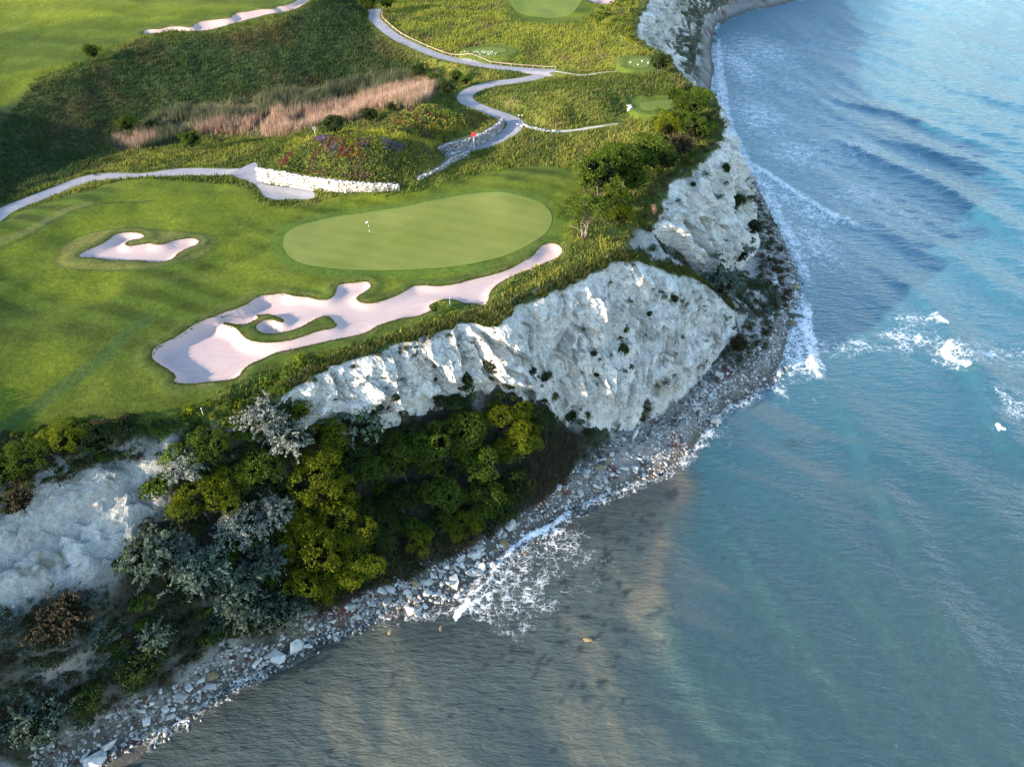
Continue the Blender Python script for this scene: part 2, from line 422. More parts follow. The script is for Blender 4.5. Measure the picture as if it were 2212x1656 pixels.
upper_bunker = wpoly(Z1([(905, 205), (925, 183), (1000, 177), (1060, 164), (1130, 160), (1200, 164), (1240, 140), (1300, 125), (1370, 120), (1450, 114), (1482, 90), (1560, 80), (1640, 70),
    (1730, 64), (1745, 50), (1800, 44), (1870, 20), (1900, -6), (2000, -10), (1910, 38), (1830, 66), (1740, 86), (1640, 106), (1540, 136), (1460, 152), (1380, 170), (1280, 186),
    (1180, 192), (1090, 192), (1020, 202), (975, 219)]), 0.6)
corner_bunker = wpoly([(1250, -8), (1262, 3), (1285, 9), (1312, 8), (1335, 0), (1345, -10)], 0.6)
green_poly = wpoly([(612, 522), (622, 502), (655, 486), (720, 470), (800, 459), (880, 446), (955, 430), (1015, 419), (1075, 416), (1130, 425), (1172, 442), (1192, 467), (1184, 497),
    (1150, 526), (1090, 553), (1010, 572), (920, 581), (820, 584), (725, 581), (655, 570), (620, 548)], 0.5)

BUNK = [(main_bunker, .34, [island]), (left_bunker, 0.5, []), (upper_bunker, .8, []), (corner_bunker, 0.7, [])]
def bunker_fields(x, y):
    """lip rise, carve depth, inner distance"""
    lip = np.zeros(x.shape); dep = np.zeros(x.shape); ind = np.full(x.shape, -1e3)
    for pl, D, isl in BUNK:
        s = sdf(x, y, pl, 8)
        for i in isl: s = np.minimum(s, -sdf(x, y, i, 8))
        lip += 0.24 * np.exp(-((s + 0.9) / 0.8) ** 2) * (s < 6)
        D = D + (.7 * smooth01((-25.5 - x) / 7) if pl is main_bunker else 0)
        dep = np.maximum(dep, D * smooth01(s / 1.2) + 0.10 * smooth01(s / 4.5))
        ind = np.maximum(ind, s)
    return lip, dep, ind

# natural undulation, stronger in the rough
def region(pts, f, step=2.0):
    return smooth01(sdf(GX, GY, wpoly(pts, step), 8 + 4 * f) / f * 0.5 + 0.5)
mown_pts = [(-40, 500), (60, 448), (150, 418), (230, 400), (300, 392), (480, 392), (535, 404), (560, 432), (610, 442), (680, 436), (760, 420), (860, 418), (930, 402), (1010, 378), (1070, 366), (1150, 360), (1215, 362),
            (1250, 378), (1262, 420), (1250, 470), (1225, 510), (1225, 540), (1130, 590), (1050, 655), (900, 700), (700, 770), (600, 800), (520, 835), (430, 880), (340, 905), (230, 912), (90, 955), (-40, 1000)]
mown = region(mown_pts, 1.2)
upmown = region([(-60, 190), (100, 160), (170, 140), (260, 98), (330, 74), (480, 60), (600, 35), (680, -15), (300, -60), (-100, -60)], 2.0)
farmown = region([(1085, -30), (1090, 15), (1110, 40), (1150, 52), (1215, 54), (1262, 42), (1285, 20), (1290, -30)], 2.0)
flat = np.clip(mown + upmown + farmown, 0, 1)
landm = smooth01((H0 - 0.2) / 1.5)
rough_n = fbm(GX / 9, GY / 9, None, 4, 3) * 0.7 + fbm(GX / 2.3, GY / 2.3, None, 4, 9) * 0.38
H = H0 + (1 - flat) * landm * rough_n + flat * (fbm(GX / 15, GY / 15, None, 3, 5) * 1.1 * smooth01((-sdf(GX, GY, green_poly, 40) - 1) / 10) * smooth01((-np.maximum(sdf(GX, GY, main_bunker, 20), sdf(GX, GY, left_bunker, 20)) - 1) / 6) + fbm(GX / 5.5, GY / 5.5, None, 2, 6) * .10) + fbm(GX / 5, GY / 5, None, 2, 55) * 0.05
low = landm * (H0 < 23) * (GY < 130)
H += low * (fbm(GX / 3.4, GY / 3.4, None, 5, 21, ridged=True) - .3) * 0.9 * (1 - smooth01((4.5 - H0) / 3) * 0.96)
# eroded white slope on the left: gullies running downhill
wslope_pts = [(-30, 1165), (60, 1105), (130, 1062), (230, 1018), (300, 985), (352, 1010), (366, 1055), (335, 1105), (280, 1150), (250, 1195), (225, 1260), (150, 1290), (60, 1305), (-30, 1325)]
wslope = region(wslope_pts, 2.5, 1.0)
H += wslope * (fbm((GX * .8 + GY * .6) / 2.2, (GY * .8 - GX * .6) / 7, None, 5, 33, ridged=True) * 0.3 + fbm(GX / .9, GY / .9, None, 4, 41, .6) * 0.3)
# a ledge with a worn track along the white slope
tr = wpoly([(-20, 1218), (60, 1178), (150, 1120), (220, 1085), (300, 1045)], 1, False)
dtr, _ = dist_poly(GX, GY, tr)
fw1, _ = facet((GX + .7 * rough_n) / 1.5, (GY + fbm(GX, GY, None, 2, 44) * .7) / 1.1, 45); fw2, _ = facet((GX * .8 + GY * .6) / 3.6, (GY * .8 - GX * .6) / 2.4, 46); H += wslope * (fw1 * .45 + fw2 * .9)
H -= 0.7 * np.exp(-(dtr / 0.9) ** 2) * (GX < -20)
tr2 = wpoly([(60, 1500), (150, 1430), (240, 1375)], 1, False)
dtr2, _ = dist_poly(GX, GY, tr2)
H = np.where(incliff, H0, H)
# cliff core sinks behind the modelled rock faces
win = smooth01(np.minimum(dT, dF) / 2.0)
H = np.where(incliff, H0 - 3.2 * win, H)

# paths
def path_line(pts, n=3):
    w = wpoly(pts, 1.0, False)
    w = resample(w, 0.6)
    z = w[:, 2].copy()
    k = 9
    for _ in range(n):
        zp = np.pad(z, k, mode='edge'); z = np.convolve(zp, np.ones(2 * k + 1) / (2 * k + 1), 'valid')
    w[:, 2] = z
    return w
path_a = path_line([(-30, 473), (20, 452), (100, 421), (180, 393), (230, 383), (300, 377), (400, 374), (500, 376), (540, 381)])
path_b = path_line([(812, 22), (808, 34), (818, 50), (850, 76), (900, 102), (950, 122), (1010, 136), (1070, 145), (1130, 149), (1200, 155)])
path_c = path_line([(1185, 160), (1130, 172), (1070, 181), (1025, 194), (1005, 208), (1012, 220), (1050, 236), (1095, 249), (1113, 262), (1108, 280), (1080, 298), (1045, 314), (1005, 326), (965, 332)])
trail_a = path_line([(1130, 268), (1160, 276), (1200, 284), (1240, 284), (1290, 276), (1335, 264)])
trail_b = path_line([(1200, 157), (1260, 160), (1300, 158), (1332, 153)])
lot = wpoly([(515, 374), (555, 362), (562, 388), (600, 398), (640, 404), (672, 411), (680, 421), (668, 430), (630, 434), (590, 432), (568, 420), (555, 400), (530, 388), (505, 381)], 0.5)
PATHS = [(path_a, 1.55, "path_a"), (path_b, 1.6, "b"), (path_c, 1.75, "c"), (trail_a, 0.6, "ta"), (trail_b, 0.45, "tb")]
for pl, w, _ in PATHS:
    m = (GX > pl[:, 0].min() - 6) & (GX < pl[:, 0].max() + 6) & (GY > pl[:, 1].min() - 6) & (GY < pl[:, 1].max() + 6)
    d, par = dist_poly(GX[m], GY[m], pl)
    zp = np.interp(par, np.arange(len(pl)), pl[:, 2])
    k = 1 - smooth01((d - w - 0.5) / 2.0)
    H[m] = H[m] * (1 - k) + (zp - 0.05) * k
s = sdf(GX, GY, lot, 6)
lotz = float(np.mean(lot[:, 2])) - 0.1
k = smooth01(s / 1.5 * 0.5 + 1.0)
H = H * (1 - k) + (H0 * 0.5 + lotz * 0.5 - 0.05) * k
for foot, hg in (([(559, 388), (575, 395), (620, 402), (680, 411), (740, 415), (800, 415), (858, 410)], [2.0, 2.3, 2.3, 2.1, 1.9, 1.5, 1.0]),
                 ([(950, 331), (985, 329), (1020, 319), (1055, 303), (1080, 284), (1086, 268)], [1.4, 1.9, 1.9, 1.9, 1.7, 1.2])):
    L = resample(np.column_stack([np.array([hit(x, y, 0, H)[0] for x, y in foot]), hg]), 1.0)
    m = (GX > L[:, 0].min() - 6) & (GX < L[:, 0].max() + 6) & (GY > L[:, 1].min() - 6) & (GY < L[:, 1].max() + 8)
    d, par = dist_poly(GX[m], GY[m], L); i = np.clip(par.astype(int), 0, len(L) - 2); t_ = L[i + 1] - L[i]
    side = t_[:, 0] * (GY[m] - L[i, 1]) - t_[:, 1] * (GX[m] - L[i, 0])
    zf = np.interp(par, np.arange(len(L)), L[:, 2]); zh = np.interp(par, np.arange(len(L)), L[:, 3])
    endf = smooth01(par / 2) * smooth01((len(L) - 1 - par) / 2)
    kb = (1 - smooth01((d - 1.0) / 2.8)) * (side > 0) * endf; kf = (1 - smooth01((d - .5) / 1.5)) * (side <= 0) * endf
    up = smooth01((d - .35) / .5)
    H[m] = np.where(side > 0, H[m] * (1 - kb) + np.maximum(zf + zh * up - .1, H[m] * up + (zf - .1) * (1 - up)) * kb, H[m] * (1 - kf) + (zf - .02) * kf)
HB = H.copy()                             # before the bunkers are cut
lip, dep, ind = bunker_fields(GX, GY)
H = H + lip - dep - 0.22 * smooth01((ind - 0.05) / 0.5)
Hnb = HB

# ------------------------------------------------------------------ ground colours (albedo, with some light and shade painted in)
def C(*v): return np.array(v, dtype=float)
N1 = fbm(GX / 14, GY / 14, None, 4, 60); N2 = fbm(GX / 4, GY / 4, None, 4, 61); N3 = fbm(GX / 1.2, GY / 1.2, None, 3, 62)
def mixc(col, c, m): return col * (1 - m[..., None]) + (c if c.ndim > 1 else c[None, None, :]) * m[..., None]
col = np.zeros(GX.shape + (3,)) + C(.070, .090, .020)
col = mixc(col, C(.14, .145, .03), smooth01(N1 * 1.6 + .4))
col = mixc(col, C(.045, .065, .02), smooth01(N2 * 2 - .1) * .7)
col = mixc(col, C(.15, .11, .05), smooth01(N2 * -2.2 - .35) * .5)
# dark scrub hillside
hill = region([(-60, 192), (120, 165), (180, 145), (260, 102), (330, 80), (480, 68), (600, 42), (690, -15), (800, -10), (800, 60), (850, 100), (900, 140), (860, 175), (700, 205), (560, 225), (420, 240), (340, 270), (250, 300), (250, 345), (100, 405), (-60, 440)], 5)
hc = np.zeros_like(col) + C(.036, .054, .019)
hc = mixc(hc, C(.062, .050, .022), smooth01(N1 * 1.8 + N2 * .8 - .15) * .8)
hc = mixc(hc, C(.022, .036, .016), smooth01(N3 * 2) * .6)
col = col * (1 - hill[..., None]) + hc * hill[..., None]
# mown turf
fc = np.zeros_like(col) + C(.054, .080, .009)
su = (GX * .42 + GY * .91) + 3 * fbm(GX / 40, GY / 40, None, 2, 70)
stripe = np.sin(su * 2 * np.pi / 4.6)
fc = fc * (1 + .27 * np.clip(stripe * 1.6, -1, 1) * smooth01(N1 * 2 + .8))[..., None]
fc = mixc(fc, C(.13, .11, .035), smooth01(N1 * 1.5 + N2 * 1.2 - .55) * .55)
fc = mixc(fc, C(.112, .138, .011), smooth01(N1 * -1.8 + .1) * .8)  # yellow-green patches painted in as sunlit turf
nearg = smooth01(1 - np.abs(sdf(GX, GY, green_poly, 30) + 6) / 11)
fc = mixc(fc, C(.125, .150, .012), nearg * smooth01(N2 * 1.2 + .6) * .7)
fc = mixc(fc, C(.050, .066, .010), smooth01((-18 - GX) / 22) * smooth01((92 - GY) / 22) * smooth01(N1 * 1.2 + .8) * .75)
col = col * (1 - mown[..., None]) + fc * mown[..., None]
fu = np.zeros_like(col) + C(.062, .088, .010)
fu = mixc(fu, C(.110, .135, .013), smooth01(fbm(GX / 45, GY / 10, None, 3, 71) * 3 - .1) * .8)  # sunlit bands across the upper fairway, painted into the turf colour
fu = fu * (1 + .1 * np.clip(2 * np.sin((GX * .25 + GY * .97) * 2 * np.pi / 9), -1, 1))[..., None]
m_ = np.clip(upmown + farmown, 0, 1); col = col * (1 - m_[..., None]) + fu * m_[..., None]
STR = .16
def band_line(pts, w, c, a, soft=.5):
    global col
    l = wpoly(pts, 1, False); d, _ = dist_poly(GX, GY, l)
    col = mixc(col, C(*c), a * (1 - smooth01((d - w) / soft)))
band_line([(-20, 945), (60, 890), (150, 825), (220, 775), (270, 725), (320, 690)], .75, (.045, .075, .018), .8)
band_line([(-20, 545), (60, 510), (130, 470), (190, 447), (240, 438), (330, 434)], .16, (.04, .06, .016), .8, .25)
band_line([(-20, 528), (60, 498), (130, 460), (190, 440)], .5, (.13, .12, .05), .5)
rg = sdf(GX, GY, wpoly([(120, 560), (150, 520), (220, 498), (330, 496), (420, 503), (468, 515), (460, 535), (420, 560), (330, 580), (200, 584), (135, 578)], .8), 5)
col = mixc(col, C(.15, .13, .045), .55 * smooth01(rg / .5))
col = mixc(col, C(.04, .06, .015), .7 * np.exp(-(rg / .22) ** 2))
# collars around the green and the bunker banks
sg = sdf(GX, GY, green_poly, 6)
col = mixc(col, C(.075, .12, .02), .6 * smooth01((sg + 2.2) / .4) * (sg < .3))
col = mixc(col, C(.06, .085, .02), .6 * np.exp(-((ind + .9) / .9) ** 2))  # shade of the bunker banks painted in as darker turf
col = mixc(col, C(.15, .12, .05), .7 * np.exp(-((ind + .3) / .35) ** 2) * smooth01(N3 * 2 + .3))
# meadow right of the valley, brightened in colour to look sunlit
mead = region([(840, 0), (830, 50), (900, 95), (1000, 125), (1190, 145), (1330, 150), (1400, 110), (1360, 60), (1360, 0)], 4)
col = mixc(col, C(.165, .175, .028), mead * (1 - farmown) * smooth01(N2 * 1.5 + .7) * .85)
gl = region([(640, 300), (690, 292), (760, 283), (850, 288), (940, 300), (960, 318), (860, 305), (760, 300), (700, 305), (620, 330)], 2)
col = mixc(col, C(.24, .22, .03), gl * .8)  # crest of the front mound yellowed to look sunlit
# lower slopes
lowm = smooth01((23.2 - H0) / 1.0) * ((GY < 131) | (H0 < 15)) * ((GX > -70) | (H0 < 20)) 
# everything seaward of the plateau rim
rim = [(-140, 30), (-95, 50)] + [tuple(hit(x, y, 0, H0)[0][:2]) for x, y in [(0, 1010), (100, 985), (200, 960), (300, 945), (420, 925), (520, 905)]] + [tuple(p[:2]) for p in T_B[:16]] \
      + [tuple(hit(x, y, 0, H0)[0][:2]) for x, y in [(1375, 505)]] + [tuple(p[:2]) for p in T_C] + [(230, 2000), (900, 2000), (900, -600), (-500, -600), (-500, 0)]
sr = sdf(GX, GY, rim, 12)
seaward = np.where(inside(GX, GY, rim), 1.0, 0.0)
seaward = np.where(np.abs(sr) < 12, smooth01(sr / 1.2 + .5), seaward)
lc = np.zeros_like(col) + C(.42, .42, .40)
lc = mixc(lc, C(.052, .058, .036), smooth01(N2 * 2.2 + N3 * 1.2 + .42))
lc = mixc(lc, C(.09, .075, .05), smooth01(N1 * 2 - .1) * .5)
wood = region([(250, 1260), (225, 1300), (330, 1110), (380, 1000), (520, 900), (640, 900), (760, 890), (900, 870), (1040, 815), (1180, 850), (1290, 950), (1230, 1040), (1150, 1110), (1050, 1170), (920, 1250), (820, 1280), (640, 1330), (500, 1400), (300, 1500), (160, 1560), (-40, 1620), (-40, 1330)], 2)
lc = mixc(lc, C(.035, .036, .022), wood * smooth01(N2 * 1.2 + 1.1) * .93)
leftlow = region([(-40, 1320), (240, 1270), (420, 1330), (300, 1460), (130, 1580), (-40, 1640)], 2)
lc = mixc(lc, C(.035, .038, .028), leftlow * .85)
lc = mixc(lc, C(.22, .23, .22), leftlow * smooth01(N2 * 2.4 + N3 * .6 - 1.0))
lc = mixc(lc, np.zeros_like(col) + C(.60, .60, .57) * (1 + .12 * N3[..., None]), wslope)
lc = mixc(lc, C(.10, .11, .07), wslope * smooth01(N3 * 3 + N2 * 2 - 1.1) * .8)
lc = mixc(lc, C(.30, .30, .28), wslope * np.exp(-(dtr / 1.2) ** 2) * .7)
lc = mixc(lc, C(.22, .20, .17), np.exp(-(dtr2 / 1.6) ** 2) * (GY < 60) * .9)
beach = smooth01((3.4 - H0) / 1.2)
bc = np.zeros_like(col) + C(.095, .09, .082) + smooth01((GX - 2) / 14)[..., None] * C(.13, .13, .13)
bc = mixc(bc, C(.16, .15, .13), smooth01(N2 * 2.0))
bc = mixc(bc, C(.11, .035, .03), smooth01(fbm(GX / 3.5, GY / 2.2, None, 3, 77) * 4 - 1.2) * .9)
bc = mixc(bc, C(.09, .085, .07), smooth01((.75 - H0) / .5) * .8)
bsand = region([(-40, 1640), (60, 1610), (150, 1600), (240, 1590), (180, 1690), (-40, 1720)], 1.5)
bc = mixc(bc, C(.085, .085, .08), bsand)
bd = smooth01((-14 - GX) / 10)
lc = mixc(lc, bc, beach * (1 - bd) + bd * smooth01((2.6 - H0) / .8))
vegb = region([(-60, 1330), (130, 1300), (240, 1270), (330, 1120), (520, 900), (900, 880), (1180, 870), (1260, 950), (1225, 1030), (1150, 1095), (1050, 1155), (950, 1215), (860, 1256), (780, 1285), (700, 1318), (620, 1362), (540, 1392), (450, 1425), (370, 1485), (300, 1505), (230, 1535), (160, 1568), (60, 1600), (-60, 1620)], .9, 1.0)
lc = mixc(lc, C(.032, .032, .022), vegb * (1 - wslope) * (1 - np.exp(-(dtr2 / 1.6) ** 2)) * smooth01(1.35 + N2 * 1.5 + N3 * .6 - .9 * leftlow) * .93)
# gully between the two faces and the talus: dark low scrub over chalk
gul = region([(1360, 500), (1430, 490), (1500, 560), (1560, 610), (1640, 570), (1660, 470), (1620, 380), (1640, 380), (1700, 520), (1712, 620), (1690, 700), (1650, 760), (1560, 790), (1530, 740), (1520, 650), (1440, 590), (1390, 555)], 2)
lc = mixc(lc, C(.05, .058, .036), gul * smooth01(N2 * 2.6 + N3 * .8 + .18) * .9)
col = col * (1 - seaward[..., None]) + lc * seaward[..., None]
# dry reeds ground
reedp = [(240, 305), (330, 262), (420, 232), (560, 215), (700, 192), (800, 172), (940, 170), (945, 200), (900, 232), (820, 240), (740, 268), (640, 288), (520, 292), (400, 300), (300, 325)]
reedm = region(reedp, 2)
col = mixc(col, C(.20, .16, .10), reedm * .7)
col = mixc(col, C(.5, .5, .48), region([(140, 262 + 110), (170, 373), (200, 377), (195, 384), (150, 384)], .8) * 0.0)
np.clip(col, 0.005, .9, out=col)

TEES = [wpoly(p, .6) for p in ([(1010, 120), (1022, 106), (1055, 103), (1090, 103), (1102, 110), (1096, 122), (1050, 124)],
        [(1350, 147), (1355, 129), (1388, 127), (1408, 135), (1402, 150), (1372, 152)], [(1386, 251), (1374, 225), (1400, 219), (1442, 216), (1466, 221), (1448, 246)])]
teem = np.zeros(GX.shape)
for tp in TEES:
    s_ = sdf(GX, GY, tp, 8); zt = float(np.mean(tp[:, 2])) + .35
    k = smooth01((s_ + 2.2) / 1.2); H = np.where(s_ > -8, H * (1 - k) + zt * k, H); teem = np.maximum(teem, smooth01((s_ + 2.4) / .5))
col = mixc(col, C(.085, .115, .018), teem)
rock = np.clip(seaward * smooth01((col.mean(-1) - .15) / .15), 0, 1)
V = np.stack([GX, GY, H], -1).reshape(-1, 3)
nx, ny = len(xs), len(ys)
ii = np.arange(ny - 1)[:, None] * nx + np.arange(nx - 1)[None, :]
Q = np.stack([ii, ii + 1, ii + nx + 1, ii + nx], -1).reshape(-1, 4)

# ------------------------------------------------------------------ material helpers
def mat_new(name):
    m = bpy.data.materials.new(name); m.use_nodes = True
    nt = m.node_tree; nt.nodes.clear()
    return m, nt
def nd(nt, t, **kw):
    n = nt.nodes.new(t)
    for k, v in kw.items():
        if k.startswith("i_"): n.inputs[k[2:].replace("_", " ")].default_value = v
        else: setattr(n, k, v)
    return n
def noise_node(nt, vec, scale, detail=4, rough=.55, dist=0):
    n = nd(nt, "ShaderNodeTexNoise"); n.inputs["Scale"].default_value = scale; n.inputs["Detail"].default_value = detail
    n.inputs["Roughness"].default_value = rough; n.inputs["Distortion"].default_value = dist
    nt.links.new(vec, n.inputs["Vector"]); return n
def maprange(nt, src, a, b, c, d):
    n = nd(nt, "ShaderNodeMapRange"); n.inputs[1].default_value = a; n.inputs[2].default_value = b
    n.inputs[3].default_value = c; n.inputs[4].default_value = d; nt.links.new(src, n.inputs[0]); return n.outputs[0]
def mathn(nt, op, a, b=None):
    n = nd(nt, "ShaderNodeMath", operation=op)
    for k, v in enumerate((a, b)):
        if v is None: continue
        if isinstance(v, (int, float)): n.inputs[k].default_value = v
        else: nt.links.new(v, n.inputs[k])
    return n.outputs[0]
def mulcol(nt, col, fac):
    n = nd(nt, "ShaderNodeVectorMath", operation='SCALE')
    nt.links.new(col, n.inputs[0]); nt.links.new(fac, n.inputs[3]); return n.outputs[0]
def mixrgb(nt, fac, a, b):
    n = nd(nt, "ShaderNodeMix", data_type='RGBA')
    if isinstance(fac, (int, float)): n.inputs[0].default_value = fac
    else: nt.links.new(fac, n.inputs[0])
    for k, v in ((6, a), (7, b)):
        if isinstance(v, tuple): n.inputs[k].default_value = (*v, 1)
        else: nt.links.new(v, n.inputs[k])
    return n.outputs[2]

def attr_mat(name, scales=((.9, .35), (4.0, .35)), bump=.3, bscale=3.0, rough=.95, spec=.1, attr="Col", strata=0.0, crack=0.0, rockattr=False):
    m, nt = mat_new(name)
    out = nd(nt, "ShaderNodeOutputMaterial"); bs = nd(nt, "ShaderNodeBsdfPrincipled")
    bs.inputs["Roughness"].default_value = rough; bs.inputs["Specular IOR Level"].default_value = spec
    geo = nd(nt, "ShaderNodeNewGeometry"); pos = geo.outputs["Position"]
    a = nd(nt, "ShaderNodeAttribute", attribute_name=attr); c = a.outputs["Color"]
    for sc, amp in scales:
        n = noise_node(nt, pos, sc, 4, .65)
        c = mulcol(nt, c, maprange(nt, n.outputs[0], .3, .7, 1 - amp, 1 + amp))
    b = noise_node(nt, pos, bscale, 6, .7)
    h = b.outputs[0]
    if crack:
        v = nd(nt, "ShaderNodeTexVoronoi", feature='DISTANCE_TO_EDGE'); v.inputs["Scale"].default_value = .8
        dn = noise_node(nt, pos, 1.3, 3, .6)
        ad = nd(nt, "ShaderNodeVectorMath", operation='ADD'); nt.links.new(pos, ad.inputs[0]); nt.links.new(dn.outputs["Color"], ad.inputs[1])
        nt.links.new(ad.outputs[0], v.inputs["Vector"])
        h = mathn(nt, 'ADD', h, mathn(nt, 'MULTIPLY', maprange(nt, v.outputs["Distance"], 0, .08, 0, 1), crack))
    if strata:
        mp = nd(nt, "ShaderNodeMapping"); mp.inputs["Rotation"].default_value = (math.radians(25), math.radians(-35), 0); nt.links.new(pos, mp.inputs[0])
        w = nd(nt, "ShaderNodeTexWave", bands_direction='Z'); w.inputs["Scale"].default_value = .8; w.inputs["Distortion"].default_value = 6
        w.inputs["Detail"].default_value = 3; w.inputs["Detail Scale"].default_value = 1.2
        nt.links.new(mp.outputs[0], w.inputs[0])
        h = mathn(nt, 'ADD', h, mathn(nt, 'MULTIPLY', w.outputs["Fac"], strata))
    bm = nd(nt, "ShaderNodeBump"); bm.inputs["Strength"].default_value = 1.0; bm.inputs["Distance"].default_value = bump
    if rockattr:
        ra = nd(nt, "ShaderNodeAttribute", attribute_name="rock"); nt.links.new(maprange(nt, ra.outputs["Fac"], 0, 1, bump, bump * 4.5), bm.inputs["Distance"])
    nt.links.new(h, bm.inputs["Height"]); nt.links.new(bm.outputs[0], bs.inputs["Normal"])
    nt.links.new(c, bs.inputs["Base Color"]); nt.links.new(bs.outputs[0], out.inputs[0])
    return m

M_ground = attr_mat("turf_and_earth", ((.35, .18), (1.7, .28), (7.0, .3)), .10, 4.0, rockattr=True)
M_chalk = attr_mat("chalk_rock", ((.25, .10), (1.2, .14), (5.0, .14)), .42, 2.6, .95, .1, "Col", .15, .25)
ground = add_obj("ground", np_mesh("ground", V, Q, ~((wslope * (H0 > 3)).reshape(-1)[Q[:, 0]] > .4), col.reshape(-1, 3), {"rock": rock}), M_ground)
setp(ground, "golf course plateau, slopes and shore running down into the sea", None, None, "structure")

# ------------------------------------------------------------------ chalk faces
def ribbon(name, T, Fo, keys, step, rows, amp, seed, label, vegf, exr=1.15, fine=1.0, name_kind=True):
    Tp = []; Fp = []
    for (a0, b0), (a1, b1) in zip(keys[:-1], keys[1:]):
        st = T[a0:a1 + 1]; sf = Fo[b0:b1 + 1]
        L = max(np.linalg.norm(np.diff(st[:, :2], axis=0), axis=1).sum(), np.linalg.norm(np.diff(sf[:, :2], axis=0), axis=1).sum())
        n = max(2, int(L / step))
        def rs(pl):
            d = np.linalg.norm(np.diff(pl[:, :2], axis=0), axis=1); s = np.concatenate([[0], np.cumsum(d)]); t = np.linspace(0, s[-1], n + 1)[:-1]
            return np.stack([np.interp(t, s, pl[:, k]) for k in range(3)], 1)
        Tp.append(rs(st)); Fp.append(rs(sf))
    Tp = np.concatenate(Tp + [T[keys[-1][0]][None]]); Fp = np.concatenate(Fp + [Fo[keys[-1][1]][None]])
    def sm(A, k):
        for _ in range(2):
            Ap = np.pad(A, ((k, k), (0, 0)), mode='edge'); A = np.stack([np.convolve(Ap[:, i], np.ones(2 * k + 1) / (2 * k + 1), 'valid') for i in range(3)], 1)
        return A
    k = max(2, int(1.2 / step)); Tp = sm(Tp, k); Fp = sm(Fp, k)
    ns = len(Tp)
    s = np.concatenate([[0], np.cumsum(np.linalg.norm(np.diff(Tp[:, :2], axis=0), axis=1))])
    tan = np.gradient(Tp[:, :2] * .5 + Fp[:, :2] * .5, axis=0); tan /= np.linalg.norm(tan, axis=1)[:, None] + 1e-9
    nrm = np.stack([tan[:, 1], -tan[:, 0]], 1)
    for _ in range(3): nrm = sm(np.concatenate([nrm, np.zeros((ns, 1))], 1), k * 2)[:, :2]
    nrm /= np.linalg.norm(nrm, axis=1)[:, None] + 1e-9
    vv = np.concatenate([[-.06, -.03], np.linspace(0, 1, rows), [1.04, 1.09, 1.14]])
    Vt = np.zeros((len(vv), ns, 3)); D = np.zeros((len(vv), ns))
    S = s[None, :].repeat(len(vv), 0)
    for r, v in enumerate(vv):
        vc = min(max(v, 0), 1)
        h = vc ** exr
        xy = Tp[:, :2] * (1 - h) + Fp[:, :2] * h
        z = Tp[:, 2] * (1 - vc) + Fp[:, 2] * vc
        if v < 0:
            xy = Tp[:, :2] + nrm * (v * 22); z = np.minimum(bil(H, xy[:, 0], xy[:, 1]) + (0.06 if v > -.05 else -.25), Tp[:, 2] + .4)
        if v > 1: z = z - (v - 1) * 14; xy = xy + nrm * (v - 1) * 4
        Vt[r, :, :2] = xy; Vt[r, :, 2] = z
    X, Y, Z = Vt[..., 0], Vt[..., 1], Vt[..., 2]
    hgt = (Tp[:, 2] - Fp[:, 2])[None, :]
    wn_ = fbm(S / 9, Z / 12, None, 3, seed + 3) * 2.2
    rib = 1 - np.abs(vnoise((S + wn_) / 4.2, Z / 19, None, seed)) * 2
    rib2 = 1 - np.abs(vnoise((S + wn_ * .6) / 1.7, Z / 8, None, seed + 5)) * 2
    big = fbm(S / 13, Z / 22, None, 2, seed + 9)
    blk = fbm(X / 2.6, Y / 2.6, Z / 2.2, 5, seed + 12, .58, True)
    fin = fbm(X / .8, Y / .8, Z / .7, 3, seed + 13)
    # broken ledges: quantised noise gives blocky steps
    q = fbm(X / 3.5, Y / 3.5, Z / 1.8, 3, seed + 15) * 3.0; q = (np.floor(q) + smooth01((q - np.floor(q)) * 3)) / 3.0
    rdg = fbm(X / 1.3, Y / 1.3, Z / 2.6, 4, seed + 17, .6, True)
    gul_ = smooth01((vnoise(S / 6.5 + .2 * wn_, Z / 40, None, seed + 19) - .25) * 3)
    wu = S + 1.6 * fbm(S / 4, Z / 4, None, 3, seed + 40); wz = Z + 1.6 * fbm(S / 4, Z / 4, None, 3, seed + 41)
    f1, t1 = facet(wu / 4.6, wz / 8.5 + wu * .05, seed + 50); f2, t2 = facet(wu / 1.7, wz / 2.9 + wu * .2, seed + 51); f3, t3 = facet(wu / .75, wz / 1.0, seed + 52)
    disp = amp * (1.3 + .8 * rib + .4 * rib2 + .7 * big + .35 * blk + 2.3 * f1 + 1.15 * f2 + .42 * f3 + .25 * rdg - .8 * gul_) + .14 * fin * fine
    disp = np.where(disp < .5, .5 * np.exp((disp - .5) * .8), disp)
    wv = np.array([0.0 if v < -.05 else (.25 if v < 0 else .35 + .65 * min(1, v / .12)) for v in vv])[:, None]
    wv = wv * np.clip((1.03 - np.clip(vv, 0, 1))[:, None] / .28, .0, 1)
    env = np.clip(hgt / 8, .25, 1) * np.clip(np.minimum(S, s[-1] - S) / 3, .1, 1)
    disp = disp * wv * env
    X = X + nrm[None, :, 0] * disp; Y = Y + nrm[None, :, 1] * disp
    Z = Z + fbm(X / 1.5, Y / 1.5, Z / 1.5, 3, seed + 20) * .35 * wv * (np.array(vv)[:, None] > .02)
    c = np.zeros(X.shape + (3,)) + C(.80, .78, .735)
    st = fbm(X / 5, Y / 5, Z / 3, 4, seed + 30)
    c = c * (1 - smooth01(st * 2)[..., None] * .16) * (1 - .10 * t2 - .06 * t1)[..., None]
    c = mixc(c, C(.40, .37, .32), smooth01((S / s[-1] - .72) * 8) * smooth01(fbm((S - Z) / 1.6, (S + Z) / 9, None, 4, seed + 44) * 2.5 - .1) * (.55 if name_kind else .2))
